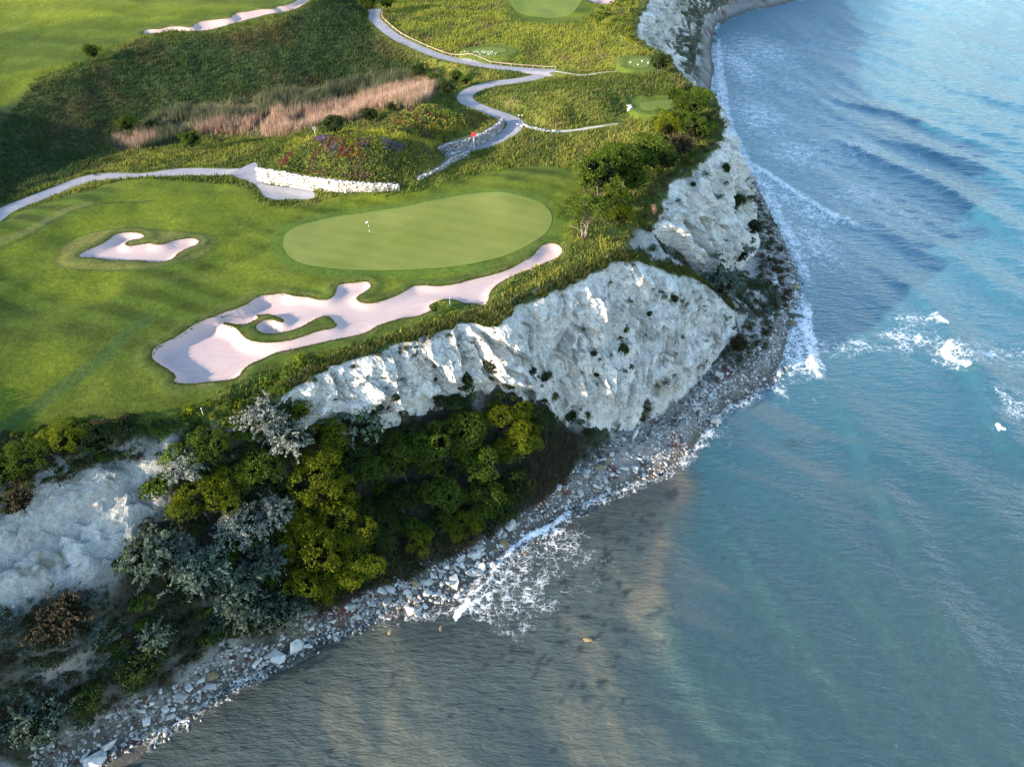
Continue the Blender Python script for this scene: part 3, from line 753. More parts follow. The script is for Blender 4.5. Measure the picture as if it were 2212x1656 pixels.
    c = mixc(c, C(.50, .44, .36), smooth01(fbm(S / 5, Z / 3, None, 4, seed + 31) * 3 - .8) * .6)
    crk = np.abs(fbm(S / 1.5 + .3 * fbm(S, Z, None, 3, seed + 46), Z / 7, None, 4, seed + 45))
    c = mixc(c, C(.30, .28, .25), (1 - smooth01(crk / .05)) * .75 * smooth01(fbm(S / 6, Z / 6, None, 2, seed + 47) * 2 + .4))
    lay = np.abs(fbm(S / 9, Z / .9 + S / 14, None, 3, seed + 48)); c = mixc(c, C(.45, .42, .38), (1 - smooth01(lay / .07)) * .4)
    gz = np.gradient(Z, axis=0); gh = np.hypot(np.gradient(X, axis=0), np.gradient(Y, axis=0))
    shelf = smooth01(gh / (np.abs(gz) + 1e-3) * 1.1 - .5)
    vn = fbm(X / 2.2, Y / 2.2, Z / 2.2, 4, seed + 33)
    vm = np.clip(vegf(S / s[-1], np.array(vv)[:, None] + 0 * S) + 0, -1, 2)
    veg = smooth01((vn + vm - .35) * 4) * .9
    veg = np.maximum(veg, smooth01((vn + .1) * 4) * shelf * .5)
    c = mixc(c, C(.055, .065, .035), veg)
    topm = smooth01((.035 - np.array(vv)[:, None] + .02 * vn) / .02)
    c = mixc(c, C(.075, .10, .03), topm + 0 * X)
    nr = len(vv)
    ii = np.arange(nr - 1)[:, None] * ns + np.arange(ns - 1)[None, :]
    Qd = np.stack([ii, ii + ns, ii + ns + 1, ii + 1], -1).reshape(-1, 4)
    VV = np.stack([X, Y, Z], -1)
    o = add_obj(name, np_mesh(name, VV.reshape(-1, 3), Qd, False, c.reshape(-1, 3)), M_chalk)
    setp(o, label, None, None, "structure")
    return VV, veg

vB = lambda S, v: np.where(v > .7, (v - .7) * 1.3, -.12) * (S > .25) - .16 + .36 * np.exp(-((S - .78) / .05) ** 2) * (v > .25) + .3 * smooth01((S - .93) * 14) * (v > .3) - .15 * smooth01((.3 - v) * 5)
vC = lambda S, v: .36 * smooth01((S - .07) * 16) * smooth01(v * 2.5 - .5) + .2 * (v > .7) - .10 + .34 * smooth01((S - .25) * 14)
FB_V, FB_veg = ribbon("cliff", T_B, F_B, [(0, 0), (3, 2), (5, 4), (7, 6), (9, 7), (11, 8), (13, 10), (15, 11), (17, 12), (18, 14), (19, 15), (20, 16)], .22, 120, .85, 100,
                      "broad chalk cliff below the long sand bunker, partly sunlit", vB)
FC_V, FC_veg = ribbon("cliff", T_C, F_C, [(0, 0), (1, 1), (3, 2), (5, 3), (7, 5), (9, 6), (11, 8), (14, 10), (17, 12), (19, 14), (22, 17)], .50, 80, .95, 200,
                      "tall shaded chalk cliff under the headland bushes and onwards along the far bay", vC)
# ------------------------------------------------------------------ sheets: sand, putting green, tees, paths
def sheet(name, outline, holes, spacing, zfun, mat, attrs=None, offset=.03):
    o = np.asarray(outline)[:, :2]
    pts = [tuple(p) for p in o]; edges = [(i, (i + 1) % len(o)) for i in range(len(o))]
    for h in holes:
        i0 = len(pts); hh = np.asarray(h)[:, :2]
        pts += [tuple(p) for p in hh]; edges += [(i0 + i, i0 + (i + 1) % len(hh)) for i in range(len(hh))]
    gx = np.arange(o[:, 0].min(), o[:, 0].max(), spacing); gy = np.arange(o[:, 1].min(), o[:, 1].max(), spacing * .9)
    X, Y = np.meshgrid(gx, gy); X = X + (np.arange(len(gy)) % 2)[:, None] * spacing * .5
    X = X.ravel(); Y = Y.ravel()
    s = sdf(X, Y, o, 3)
    for h in holes: s = np.minimum(s, -sdf(X, Y, h, 3))
    k = s > spacing * .45
    pts += list(zip(X[k], Y[k]))
    r = delaunay_2d_cdt([Vector(p) for p in pts], edges, [], 0, 1e-5)
    v = np.array([tuple(q) for q in r[0]]); f = np.array([t for t in r[2] if len(t) == 3])
    cen = v[f].mean(1)
    keep = inside(cen[:, 0], cen[:, 1], o)
    for h in holes: keep &= ~inside(cen[:, 0], cen[:, 1], h)
    f = f[keep]
    e1 = v[f[:, 1]] - v[f[:, 0]]; e2 = v[f[:, 2]] - v[f[:, 0]]
    fl = (e1[:, 0] * e2[:, 1] - e1[:, 1] * e2[:, 0]) < 0
    f[fl] = f[fl][:, ::-1]
    z = zfun(v[:, 0], v[:, 1]) + offset
    sd = sdf(v[:, 0], v[:, 1], o, 3)
    for h in holes: sd = np.minimum(sd, -sdf(v[:, 0], v[:, 1], h, 3))
    me = np_mesh(name, np.column_stack([v, z]), f, True, None, {"edge": sd})
    return add_obj(name, me, mat)

def sand_material():
    m, nt = mat_new("bunker_sand")
    out = nd(nt, "ShaderNodeOutputMaterial"); bs = nd(nt, "ShaderNodeBsdfPrincipled"); bs.inputs["Roughness"].default_value = .95; bs.inputs["Specular IOR Level"].default_value = .1
    geo = nd(nt, "ShaderNodeNewGeometry"); pos = geo.outputs["Position"]
    a = nd(nt, "ShaderNodeAttribute", attribute_name="edge")
    n1 = noise_node(nt, pos, .10, 1, .4); n2 = noise_node(nt, pos, 3.5, 4, .7)
    sx_ = nd(nt, 'ShaderNodeSeparateXYZ'); nt.links.new(pos, sx_.inputs[0])
    ph = mathn(nt, 'ADD', mathn(nt, 'MULTIPLY', mathn(nt, 'ADD', sx_.outputs[1], mathn(nt, 'MULTIPLY', sx_.outputs[0], -.3)), 10.0), mathn(nt, 'MULTIPLY', n1.outputs[0], 120.0))
    sn = mathn(nt, 'SINE', ph)
    c = mixrgb(nt, maprange(nt, sn, -1, 1, 0, 1), (.415, .315, .30), (.44, .336, .32))
    c = mulcol(nt, c, maprange(nt, n2.outputs[0], .3, .7, .93, 1.05))
    c = mixrgb(nt, maprange(nt, a.outputs["Fac"], 0, .45, .45, 0), c, (.42, .27, .20))
    h = mathn(nt, 'ADD', mathn(nt, 'MULTIPLY', sn, .5), n2.outputs[0])
    b = nd(nt, "ShaderNodeBump"); b.inputs["Distance"].default_value = .009; nt.links.new(h, b.inputs["Height"]); nt.links.new(b.outputs[0], bs.inputs["Normal"])
    nt.links.new(c, bs.inputs["Base Color"]); nt.links.new(bs.outputs[0], out.inputs[0]); return m
M_sand = sand_material()
def sand_z(x, y):
    l, d, _ = bunker_fields(x, y); return bil(HB, x, y) + l - d
blabels = ["long winding sand bunker with a grass island below the putting green", "smaller two-armed sand bunker in the fairway on the left",
           "narrow wavy sand bunker along the edge of the upper fairway", "sand bunker cut off by the top edge beside the far green"]
for (pl, D, isl), lb in zip(BUNK, blabels):
    o = sheet("sand_bunker", pl, isl, .5 if pl is not upper_bunker else .8, sand_z, M_sand)
    setp(o, lb, "bunker")

def turf_material(name, c1, c2, stripe=0.0, sc=.6, rot=0.0):
    m, nt = mat_new(name)
    out = nd(nt, "ShaderNodeOutputMaterial"); bs = nd(nt, "ShaderNodeBsdfPrincipled"); bs.inputs["Roughness"].default_value = .9; bs.inputs["Specular IOR Level"].default_value = .15
    geo = nd(nt, "ShaderNodeNewGeometry"); pos = geo.outputs["Position"]
    n1 = noise_node(nt, pos, .12, 3, .5); n2 = noise_node(nt, pos, 6, 5, .7)
    c = mixrgb(nt, maprange(nt, n1.outputs[0], .35, .65, 0, 1), c1, c2)
    c = mulcol(nt, c, maprange(nt, n2.outputs[0], .3, .7, .86, 1.14))
    if stripe:
        mp = nd(nt, "ShaderNodeMapping"); mp.inputs["Rotation"].default_value = (0, 0, rot); nt.links.new(pos, mp.inputs[0])
        w = nd(nt, "ShaderNodeTexWave", bands_direction='Y'); w.inputs["Scale"].default_value = sc; w.inputs["Distortion"].default_value = 1.2; w.inputs["Detail Scale"].default_value = .3
        nt.links.new(mp.outputs[0], w.inputs[0]); c = mulcol(nt, c, maprange(nt, w.outputs["Fac"], .3, .7, 1 - stripe, 1 + stripe))
    a = nd(nt, "ShaderNodeAttribute", attribute_name="edge")
    c = mixrgb(nt, maprange(nt, a.outputs["Fac"], .3, 1.1, .35, 0), c, (.12, .18, .035))
    b = nd(nt, "ShaderNodeBump"); b.inputs["Distance"].default_value = .02; nt.links.new(n2.outputs[0], b.inputs["Height"]); nt.links.new(b.outputs[0], bs.inputs["Normal"])
    nt.links.new(c, bs.inputs["Base Color"]); nt.links.new(bs.outputs[0], out.inputs[0]); return m
M_green = turf_material("close_mown_green", (.128, .152, .028), (.165, .182, .042), .03, .11, .35)
M_tee = turf_material("tee_turf", (.10, .135, .022), (.125, .155, .03), .08, .35, .2)
hf = lambda x, y: bil(H, x, y)
g = sheet("putting_green", green_poly, [], .6, hf, M_green, offset=.045)
setp(g, "large oval putting green with a white flag in its hole", "putting green")
far_green = wpoly([(1098, -20), (1104, 10), (1125, 30), (1165, 38), (1215, 38), (1245, 20), (1250, -20)], .8)
setp(sheet("putting_green", far_green, [], 1.0, hf, M_tee, offset=.06), "distant striped green at the top edge of the view", "putting green")
for tp, lb in zip(TEES, ["mown tee box beside the bend of the fenced path", "farthest tee box next to the round bush on the cliff edge", "large tee box beside the headland bushes"]):
    c_ = tp[:, :2].mean(0); tq = np.column_stack([c_ + (tp[:, :2] - c_) * .82, tp[:, 2]])
    setp(sheet("tee_box", tq, [], .7, hf, M_tee, offset=.07), lb, "tee box")

def path_material(name, c1, c2, edge):
    m, nt = mat_new(name)
    out = nd(nt, "ShaderNodeOutputMaterial"); bs = nd(nt, "ShaderNodeBsdfPrincipled"); bs.inputs["Roughness"].default_value = .85; bs.inputs["Specular IOR Level"].default_value = .25
    geo = nd(nt, "ShaderNodeNewGeometry"); pos = geo.outputs["Position"]
    n1 = noise_node(nt, pos, .5, 4, .6); n2 = noise_node(nt, pos, 9, 4, .7)
    c = mixrgb(nt, maprange(nt, n1.outputs[0], .35, .65, 0, 1), c1, c2)
    c = mulcol(nt, c, maprange(nt, n2.outputs[0], .3, .7, .9, 1.1))
    b = nd(nt, "ShaderNodeBump"); b.inputs["Distance"].default_value = .01; nt.links.new(n2.outputs[0], b.inputs["Height"]); nt.links.new(b.outputs[0], bs.inputs["Normal"])
    nt.links.new(c, bs.inputs["Base Color"]); nt.links.new(bs.outputs[0], out.inputs[0]); return m
M_path = path_material("path_concrete", (.225, .215, .235), (.285, .27, .285), None)
M_trail = path_material("trail_gravel", (.40, .36, .31), (.50, .46, .40), None)
def strip(name, pl, w, mat, label, z_off=.03, jit=0.0, fade=False):
    pl = np.asarray(pl); t = np.gradient(pl[:, :2], axis=0); t /= np.linalg.norm(t, axis=1)[:, None] + 1e-9
    n = np.stack([-t[:, 1], t[:, 0]], 1)
    us = np.linspace(-1, 1, 7); V_ = []
    for u in us:
        ww = w * (1 + jit * vnoise(np.arange(len(pl)) * .45, np.full(len(pl), u * 3.0), None, 4))
        if fade: ww = ww * np.clip((len(pl) - np.arange(len(pl))) / 12, .3, 1)
        xy = pl[:, :2] + n * (u * ww)[:, None]
        z = np.maximum(bil(H, xy[:, 0], xy[:, 1]), pl[:, 2] - .05) + z_off if abs(u) < .99 else bil(H, xy[:, 0], xy[:, 1]) + z_off * .5
        V_.append(np.column_stack([xy, z]))
    V_ = np.stack(V_, 0); k, n_ = V_.shape[:2]
    ii = np.arange(k - 1)[:, None] * n_ + np.arange(n_ - 1)[None, :]
    Qd = np.stack([ii, ii + 1, ii + n_ + 1, ii + n_], -1).reshape(-1, 4)[:, ::-1]
    return setp(add_obj(name, np_mesh(name, V_.reshape(-1, 3), Qd, True), mat), label, None, None, "structure")
strip("path", path_a, 1.5, M_path, "pale concrete cart path curving along the left of the fairway", .035, .03)
strip("path", path_b, 1.45, M_path, "concrete cart path with low rail descending to the far tees", .035, .03)
strip("path", path_c, 1.6, M_path, "winding concrete cart path between the flower mound and the right knoll", .035, .03)
setp(sheet("path", lot, [], .6, hf, M_path, offset=.055), "widened end of the cart path below the white stone wall", None, None, "structure")
strip("trail", trail_a, .55, M_trail, "narrow white gravel trail leading to the large tee box", .05, .3, True)
strip("trail", trail_b, .38, M_trail, "thin white gravel trail leading to the farthest tee box", .05, .3, True)

# ------------------------------------------------------------------ sea
def saxis(lo, hi, step, outlo, outhi, grow, cap):
    return axis(lo, hi, step, outlo, outhi, grow, cap)
sx = axis(-45, 120, .6, -4000, 4000, 1.045, 300); sy = axis(24, 210, .6, -1500, 9000, 1.03, 400)
SX, SY = np.meshgrid(sx, sy)
dsh, _ = dist_poly(SX, SY, SHORE[:, :2])
def waves(x, y, calm):
    z = np.zeros(x.shape)
    warp = fbm(x / 45, y / 45, None, 3, 300) * 9
    for lam, ang, amp, sh in ((24, 205, .55, 2.6), (13, 216, .20, 1.7), (6.2, 192, .10, 1.5), (4.1, 236, .075, 1.4), (2.9, 262, .06, 1.3), (2.2, 250, .04, 1.2)):
        a = math.radians(ang); u = x * math.cos(a) + y * math.sin(a)
        ph = (u + warp * (lam / 24) ** .5) * 2 * math.pi / lam
        env = .55 + .45 * fbm(x / (lam * 3), y / (lam * 3), None, 2, int(lam * 10))
        z += amp * env * (((np.sin(ph) + 1) / 2) ** sh * 2 - 1)
    return z * calm + .03 * fbm(x / 1.1, y / 1.1, None, 2, 311)
calm = .25 + .75 * smooth01((dsh - 2) / 30)
near = smooth01(1 - (np.hypot(SX, SY) - 260) / 900)
SZ = waves(SX, SY, calm) * near
foam = np.zeros(SX.shape); crest = np.zeros(SX.shape)
def sea_line(pts, w, a, wash=0.0, washw=0.0, side=1, hgt=0.0, fade=True):
    """breaking crest along a line with broken foam spread behind it"""
    global foam, crest, SZ
    l = catmull(np.array([P(x, y, 0.0) for x, y in pts]), False, .6)
    d, par = dist_poly(SX, SY, l)
    par = par / (len(l) - 1)
    nz = fbm(SX / 2, SY / 2, None, 3, 330)
    wv_ = w * (.45 + .75 * (fbm(SX / 3.5, SY / 3.5, None, 2, 331) + .5)); wv_ = np.maximum(wv_, w * .18)
    k = np.exp(-((d + nz * w * .9) / wv_) ** 2) * a
    if fade: k = k * smooth01(par * 8) * smooth01((1 - par) * 8)
    crest = np.maximum(crest, k)
    SZ = SZ + hgt * np.exp(-(d / (w * 1.4)) ** 2) * (smooth01(par * 6) * smooth01((1 - par) * 6))
    if wash:
        i = np.clip((par * (len(l) - 1)).astype(int), 0, len(l) - 2); t = l[i + 1] - l[i]
        sgn = (t[..., 0] * (SY - l[i][..., 1]) - t[..., 1] * (SX - l[i][..., 0])) * side
        foam = np.maximum(foam, wash * np.clip(1 - d / washw, 0, 1) * (sgn > -1) * smooth01(par * 5) * smooth01((1 - par) * 5))
sea_line([(965, 1378), (985, 1335), (1015, 1295), (1050, 1255), (1090, 1205), (1140, 1160), (1200, 1130), (1250, 1095)], .6, .88, .46, 14, -1, .3, True)
sea_line([(1733, 640), (1738, 700), (1748, 760), (1765, 805), (1788, 832)], .7, .8, .75, 15, -1, .35)
sea_line([(1735, 700), (1730, 660), (1745, 620), (1725, 560), (1700, 500), (1672, 450), (1640, 395), (1600, 330), (1572, 270), (1560, 200), (1552, 120), (1556, 60)], 1.3, .62, .62, 13, 1, .1)
sea_line([(1612, 345), (1650, 372), (1690, 400), (1730, 425), (1770, 450), (1830, 478), (1880, 500)], .8, .75, .6, 18, -1, .3)
sea_line([(2018, 678), (2026, 694), (2048, 708)], .6, .95, .35, 9, 1, .3)
sea_line([(2052, 738), (2040, 762), (2062, 785), (2100, 800)], .75, .95, .5, 10, 1, .35)
sea_line([(2145, 915), (2168, 936)], .45, 1.2, .2, 4, 1, .2)
sea_line([(1492, 955), (1474, 1000), (1480, 1022)], .35, .45, .1, 4, 1, .05)
for cx, cy, rx, ry, a in [(1830, 745, 160, 30, .42), (2110, 765, 190, 42, .48), (1960, 730, 90, 40, .5), (1975, 690, 70, 25, .4), (1640, 110, 110, 60, .5), (1700, 180, 120, 40, .3), (1860, 420, 130, 50, .45), (1950, 470, 160, 60, .3), (1640, 250, 90, 90, .55), (1720, 330, 120, 60, .5), (1760, 520, 90, 90, .5), (1600, 140, 60, 80, .6), (1850, 330, 200, 50, .3),
                          (1800, 560, 120, 50, .3), (2190, 880, 60, 60, .4), (1120, 1290, 120, 95, .42), (1190, 1150, 60, 40, .45), (1730, 860, 120, 30, .15), (900, 1325, 100, 22, .5), (1545, 900, 40, 70, .4), (230, 1620, 90, 40, .6), (640, 1378, 110, 18, .6), (1660, 830, 60, 30, .5)]:
    c0 = np.array(P(cx, cy, 0.0)); ex = np.linalg.norm(np.array(P(cx + rx, cy, 0.0)) - c0); ey = np.linalg.norm(np.array(P(cx, cy + ry, 0.0)) - c0)
    foam = np.maximum(foam, a * np.clip(1.15 - np.hypot((SX - c0[0]) / ex, (SY - c0[1]) / ey), 0, 1))
def swell(pts, w, h):
    global SZ
    l = catmull(np.array([P(x, y, 0.0) for x, y in pts]), False, 1.0); d, par = dist_poly(SX, SY, l); par = par / (len(l) - 1)
    i = np.clip((par * (len(l) - 1)).astype(int), 0, len(l) - 2); t = l[i + 1] - l[i]; sd = np.sign(t[..., 0] * (SY - l[i][..., 1]) - t[..., 1] * (SX - l[i][..., 0]))
    SZ = SZ + h * np.exp(-np.where(sd > 0, d / (w * 2.2), d / w) ** 2) * smooth01(par * 4) * smooth01((1 - par) * 4)
swell([(1740, 270), (1820, 310), (1900, 345), (1990, 385), (2080, 430), (2160, 490), (2240, 560)], 2.2, .7)
swell([(1880, 290), (1980, 320), (2080, 355), (2180, 405), (2280, 470)], 2.2, .65)
swell([(1700, 180), (1800, 215), (1920, 240), (2060, 290), (2240, 350)], 2.4, .8)
swell([(1860, 560), (1930, 600), (2000, 650), (2060, 730), (2120, 830), (2180, 950), (2260, 1080)], 1.8, .9)
swell([(1790, 835), (1850, 930), (1900, 1040), (1960, 1160), (2030, 1300), (2110, 1430), (2220, 1560)], 1.6, .75)
swell([(1500, 1000), (1560, 1100), (1640, 1230), (1720, 1350), (1830, 1500), (1960, 1660)], 1.5, .5)
swell([(1440, 1180), (1440, 1290), (1470, 1420), (1540, 1540), (1640, 1680)], 1.4, .4)
# wash along the stones
shorefoam = np.exp(-((dsh - .4) / 1.5) ** 2) * (.38 + .45 * fbm(SX / 7, SY / 7, None, 3, 340))
foam = np.maximum(foam, shorefoam)
# turbid shallows: a sediment-laden shelf, darker weedy bed near the stones
shelf_edge = np.array([P(x, y, 0.0)[:2] for x, y in [(1498, 955), (1470, 1010), (1478, 1060), (1462, 1120), (1432, 1180), (1415, 1260), (1402, 1330), (1385, 1400), (1398, 1470), (1440, 1560), (1475, 1680), (1500, 1800)]])
sp = np.concatenate([shelf_edge, [(-5, 5), (-200, -40), (-200, 60), (-60, 60), (10, 90), (22, 95)]])
ss = sdf(SX, SY, sp, 60)
ss = np.where(ss < -900, -60, ss)
wv = fbm(SX / 8, SY / 8, None, 4, 350)
shelf = smooth01((ss + wv * 4) / (3.0 + 9 * smooth01((60 - SY) / 18)) * .5 + .5)
SXr = SX * .5 + SY * .86; SYr = SY * .5 - SX * .86
streak = fbm((SX * .9 + .35 * SY) / 3.4, (SY * .9 - .35 * SX) / 15, None, 4, 351)
sed = np.zeros(SX.shape + (3,))
deep = np.zeros_like(sed) + C(.020, .070, .092)
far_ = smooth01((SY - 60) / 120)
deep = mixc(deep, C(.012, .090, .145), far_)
milk_shade_lift = smooth01(1 - (dsh - 4) / 80 + .25 * fbm(SX / 15, SY / 25, None, 3, 360)) * far_  # milky inshore water, also lightened across the cliff shadow to hide its edge
deep = mixc(deep, C(.058, .165, .222), milk_shade_lift * .9)
nearc = smooth01((95 - SY) / 50)
deep = mixc(deep, C(.034, .068, .068), nearc * .9)
TU = SX * .62 + SY * .78; TV = SX * .78 - SY * .62
tan = smooth01(fbm(TU / 7, TV / 30, None, 4, 352) * 2.2 - .05) * smooth01((150 - SY) / 60) * smooth01((100 - SX) / 50)
deep = mixc(deep, C(.115, .120, .105), tan * .42)
sh = np.zeros_like(sed) + C(.056, .070, .062)
sh = mixc(sh, C(.125, .122, .085), smooth01(streak * 2.2 + .0 + (44 - SY) / 50) * .62)
sh = mixc(sh, C(.03, .038, .036), smooth01((9 - dsh) / 9 + wv * .8) * .8)
sedge = np.exp(-((ss - 1.2 + wv * 2) / 1.7) ** 2) * smooth01(fbm(SX / 9, SY / 9, None, 3, 353) * 1.5 + .6) * smooth01((SY - 46) / 10)
sh = mixc(sh, C(.13, .115, .085), sedge * .6)
weed = fbm(SX / 1.1, SY / .9, None, 2, 354); wm = 0
for cx, cy, rx, ry in [(1130, 1415, 90, 45), (1270, 1380, 120, 130), (1320, 1200, 90, 130), (1380, 1120, 70, 70), (1240, 1270, 60, 60), (1450, 1060, 30, 50)]:
    c0 = np.array(P(cx, cy, 0.0)); ex = np.linalg.norm(np.array(P(cx + rx, cy, 0.0)) - c0); ey = np.linalg.norm(np.array(P(cx, cy + ry, 0.0)) - c0)
    wm = np.maximum(wm, np.clip(1.2 - np.hypot((SX - c0[0]) / ex, (SY - c0[1]) / ey), 0, 1))
sh = mixc(sh, C(.022, .024, .024), smooth01((weed + wm * .5 - .62) * 6) * .9)
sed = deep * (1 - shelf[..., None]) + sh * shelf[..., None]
c0 = P(1715, 958, 0.0)
sed = mixc(sed, C(.02, .03, .035), .6 * np.exp(-(((SX - c0[0]) / 1.8) ** 2 + ((SY - c0[1]) / .9) ** 2)))
nsx, nsy = len(sx), len(sy)
ii = np.arange(nsy - 1)[:, None] * nsx + np.arange(nsx - 1)[None, :]
Qs = np.stack([ii, ii + 1, ii + nsx + 1, ii + nsx], -1).reshape(-1, 4)
# leave the sheet out well inland
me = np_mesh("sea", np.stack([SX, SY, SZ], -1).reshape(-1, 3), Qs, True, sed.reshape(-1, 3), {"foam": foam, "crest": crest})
def sea_material():
    m, nt = mat_new("sea_water")
    out = nd(nt, "ShaderNodeOutputMaterial"); bs = nd(nt, "ShaderNodeBsdfPrincipled")
    geo = nd(nt, "ShaderNodeNewGeometry"); pos = geo.outputs["Position"]
    c = nd(nt, "ShaderNodeAttribute", attribute_name="Col").outputs["Color"]
    fo = nd(nt, "ShaderNodeAttribute", attribute_name="foam").outputs["Fac"]; cr = nd(nt, "ShaderNodeAttribute", attribute_name="crest").outputs["Fac"]
    # foam lace
    wrp = noise_node(nt, pos, .7, 3, .6)
    mx = nd(nt, "ShaderNodeVectorMath", operation='MULTIPLY_ADD'); nt.links.new(wrp.outputs["Color"], mx.inputs[0]); mx.inputs[1].default_value = (2.2, 2.2, 0); nt.links.new(pos, mx.inputs[2])
    v1 = nd(nt, "ShaderNodeTexVoronoi", feature='DISTANCE_TO_EDGE'); v1.inputs["Scale"].default_value = .95; nt.links.new(mx.outputs[0], v1.inputs["Vector"])
    v2 = nd(nt, "ShaderNodeTexVoronoi", feature='DISTANCE_TO_EDGE'); v2.inputs["Scale"].default_value = 2.3; nt.links.new(mx.outputs[0], v2.inputs["Vector"])
    n1 = noise_node(nt, pos, .45, 5, .65); n2 = noise_node(nt, pos, 3.5, 4, .7); n3 = noise_node(nt, pos, .8, 4, .7)
    # threshold on lace grows with foam amount
    lace = mathn(nt, 'MINIMUM', v1.outputs["Distance"], mathn(nt, 'MULTIPLY', v2.outputs["Distance"], 2.0))
    patch = mathn(nt, 'ADD', fo, mathn(nt, 'MULTIPLY', mathn(nt, 'SUBTRACT', n1.outputs[0], .5), 1.5))
    wdt = maprange(nt, patch, .12, 1.0, 0.0, .26)
    lf = mathn(nt, 'SUBTRACT', wdt, lace)
    lf = maprange(nt, mathn(nt, 'ADD', lf, mathn(nt, 'MULTIPLY', mathn(nt, 'SUBTRACT', n2.outputs[0], .5), .16)), 0.0, .12, 0, .9)
    lf = mathn(nt, 'MULTIPLY', lf, maprange(nt, fo, .02, .25, 0, 1))
    cf = maprange(nt, mathn(nt, 'ADD', cr, mathn(nt, 'MULTIPLY', mathn(nt, 'ADD', mathn(nt, 'SUBTRACT', n2.outputs[0], .5), mathn(nt, 'SUBTRACT', n3.outputs[0], .5)), 1.3)), .42, .7, 0, 1)
    ff = mathn(nt, 'MAXIMUM', lf, cf)
    ffc = nd(nt, "ShaderNodeClamp"); nt.links.new(ff, ffc.inputs[0]); ff = ffc.outputs[0]
    n0 = noise_node(nt, pos, .9, 5, .6); c = mulcol(nt, c, maprange(nt, n0.outputs[0], .3, .7, .88, 1.12))
    nt.links.new(mixrgb(nt, ff, c, (.78, .80, .82)), bs.inputs["Base Color"])
    nt.links.new(maprange(nt, ff, 0, 1, .16, .8), bs.inputs["Roughness"])
    bs.inputs["IOR"].default_value = 1.5
    # ripples
    mp = nd(nt, "ShaderNodeMapping"); mp.inputs["Rotation"].default_value = (0, 0, math.radians(-18)); mp.inputs["Scale"].default_value = (.34, 1.0, 1); nt.links.new(pos, mp.inputs[0])
    r1 = noise_node(nt, mp.outputs[0], 1.25, 4, .58, .25); r2 = noise_node(nt, mp.outputs[0], 3.6, 3, .6, .2)
    h = mathn(nt, 'ADD', mathn(nt, 'MULTIPLY', r1.outputs[0], 1.0), mathn(nt, 'MULTIPLY', r2.outputs[0], .30))
    h = mathn(nt, 'ADD', h, mathn(nt, 'MULTIPLY', ff, .12))
    b = nd(nt, "ShaderNodeBump"); b.inputs["Strength"].default_value = 1; b.inputs["Distance"].default_value = .31
    nt.links.new(h, b.inputs["Height"]); nt.links.new(b.outputs[0], bs.inputs["Normal"])
    nt.links.new(bs.outputs[0], out.inputs[0]); return m
M_sea = sea_material()
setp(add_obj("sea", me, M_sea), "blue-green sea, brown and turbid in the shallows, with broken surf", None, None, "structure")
# ------------------------------------------------------------------ vegetation kit
def leaf_material(name, c1, c2, trans=.35, rnd=.25, rough=.7):
    m, nt = mat_new(name)
    out = nd(nt, "ShaderNodeOutputMaterial")
    oi = nd(nt, "ShaderNodeObjectInfo"); geo = nd(nt, "ShaderNodeNewGeometry")
    n = noise_node(nt, geo.outputs["Position"], .9, 3, .6)
    c = mixrgb(nt, maprange(nt, n.outputs[0], .35, .65, 0, 1), c1, c2)
    c = mulcol(nt, c, maprange(nt, oi.outputs["Random"], 0, 1, 1 - rnd, 1 + rnd))
    ri = maprange(nt, geo.outputs["Random Per Island"], 0, 1, .7, 1.3)
    c = mulcol(nt, c, ri)
    d = nd(nt, "ShaderNodeBsdfDiffuse"); t = nd(nt, "ShaderNodeBsdfTranslucent"); mx = nd(nt, "ShaderNodeMixShader"); mx.inputs[0].default_value = trans
    nt.links.new(c, d.inputs[0]); nt.links.new(c, t.inputs[0]); nt.links.new(d.outputs[0], mx.inputs[1]); nt.links.new(t.outputs[0], mx.inputs[2])
    nt.links.new(mx.outputs[0], out.inputs[0]); return m
def plain_material(name, c, rough=.9, spec=.15, var=.15, sc=3.0):
    m, nt = mat_new(name)
    out = nd(nt, "ShaderNodeOutputMaterial"); bs = nd(nt, "ShaderNodeBsdfPrincipled"); bs.inputs["Roughness"].default_value = rough; bs.inputs["Specular IOR Level"].default_value = spec
    tc = nd(nt, "ShaderNodeTexCoord"); oi = nd(nt, "ShaderNodeObjectInfo")
    n = noise_node(nt, tc.outputs["Object"], sc, 4, .65)
    rgb = nd(nt, "ShaderNodeRGB"); rgb.outputs[0].default_value = (*c, 1)
    k = mulcol(nt, rgb.outputs[0], maprange(nt, n.outputs[0], .3, .7, 1 - var, 1 + var)); k = mulcol(nt, k, maprange(nt, oi.outputs["Random"], 0, 1, 1 - var, 1 + var))
    nt.links.new(k, bs.inputs["Base Color"])
    b = nd(nt, "ShaderNodeBump"); b.inputs["Distance"].default_value = .03; nt.links.new(n.outputs[0], b.inputs["Height"]); nt.links.new(b.outputs[0], bs.inputs["Normal"])
    nt.links.new(bs.outputs[0], out.inputs[0]); return m
def attr_leaf_material(name, trans=.3):
    m, nt = mat_new(name); out = nd(nt, "ShaderNodeOutputMaterial")
    c = nd(nt, "ShaderNodeAttribute", attribute_name="Col").outputs["Color"]
    d = nd(nt, "ShaderNodeBsdfDiffuse"); t = nd(nt, "ShaderNodeBsdfTranslucent"); mx = nd(nt, "ShaderNodeMixShader"); mx.inputs[0].default_value = trans
    nt.links.new(c, d.inputs[0]); nt.links.new(c, t.inputs[0]); nt.links.new(d.outputs[0], mx.inputs[1]); nt.links.new(t.outputs[0], mx.inputs[2])
    nt.links.new(mx.outputs[0], out.inputs[0]); return m
M_tuft = attr_leaf_material("grass_blades", .3)
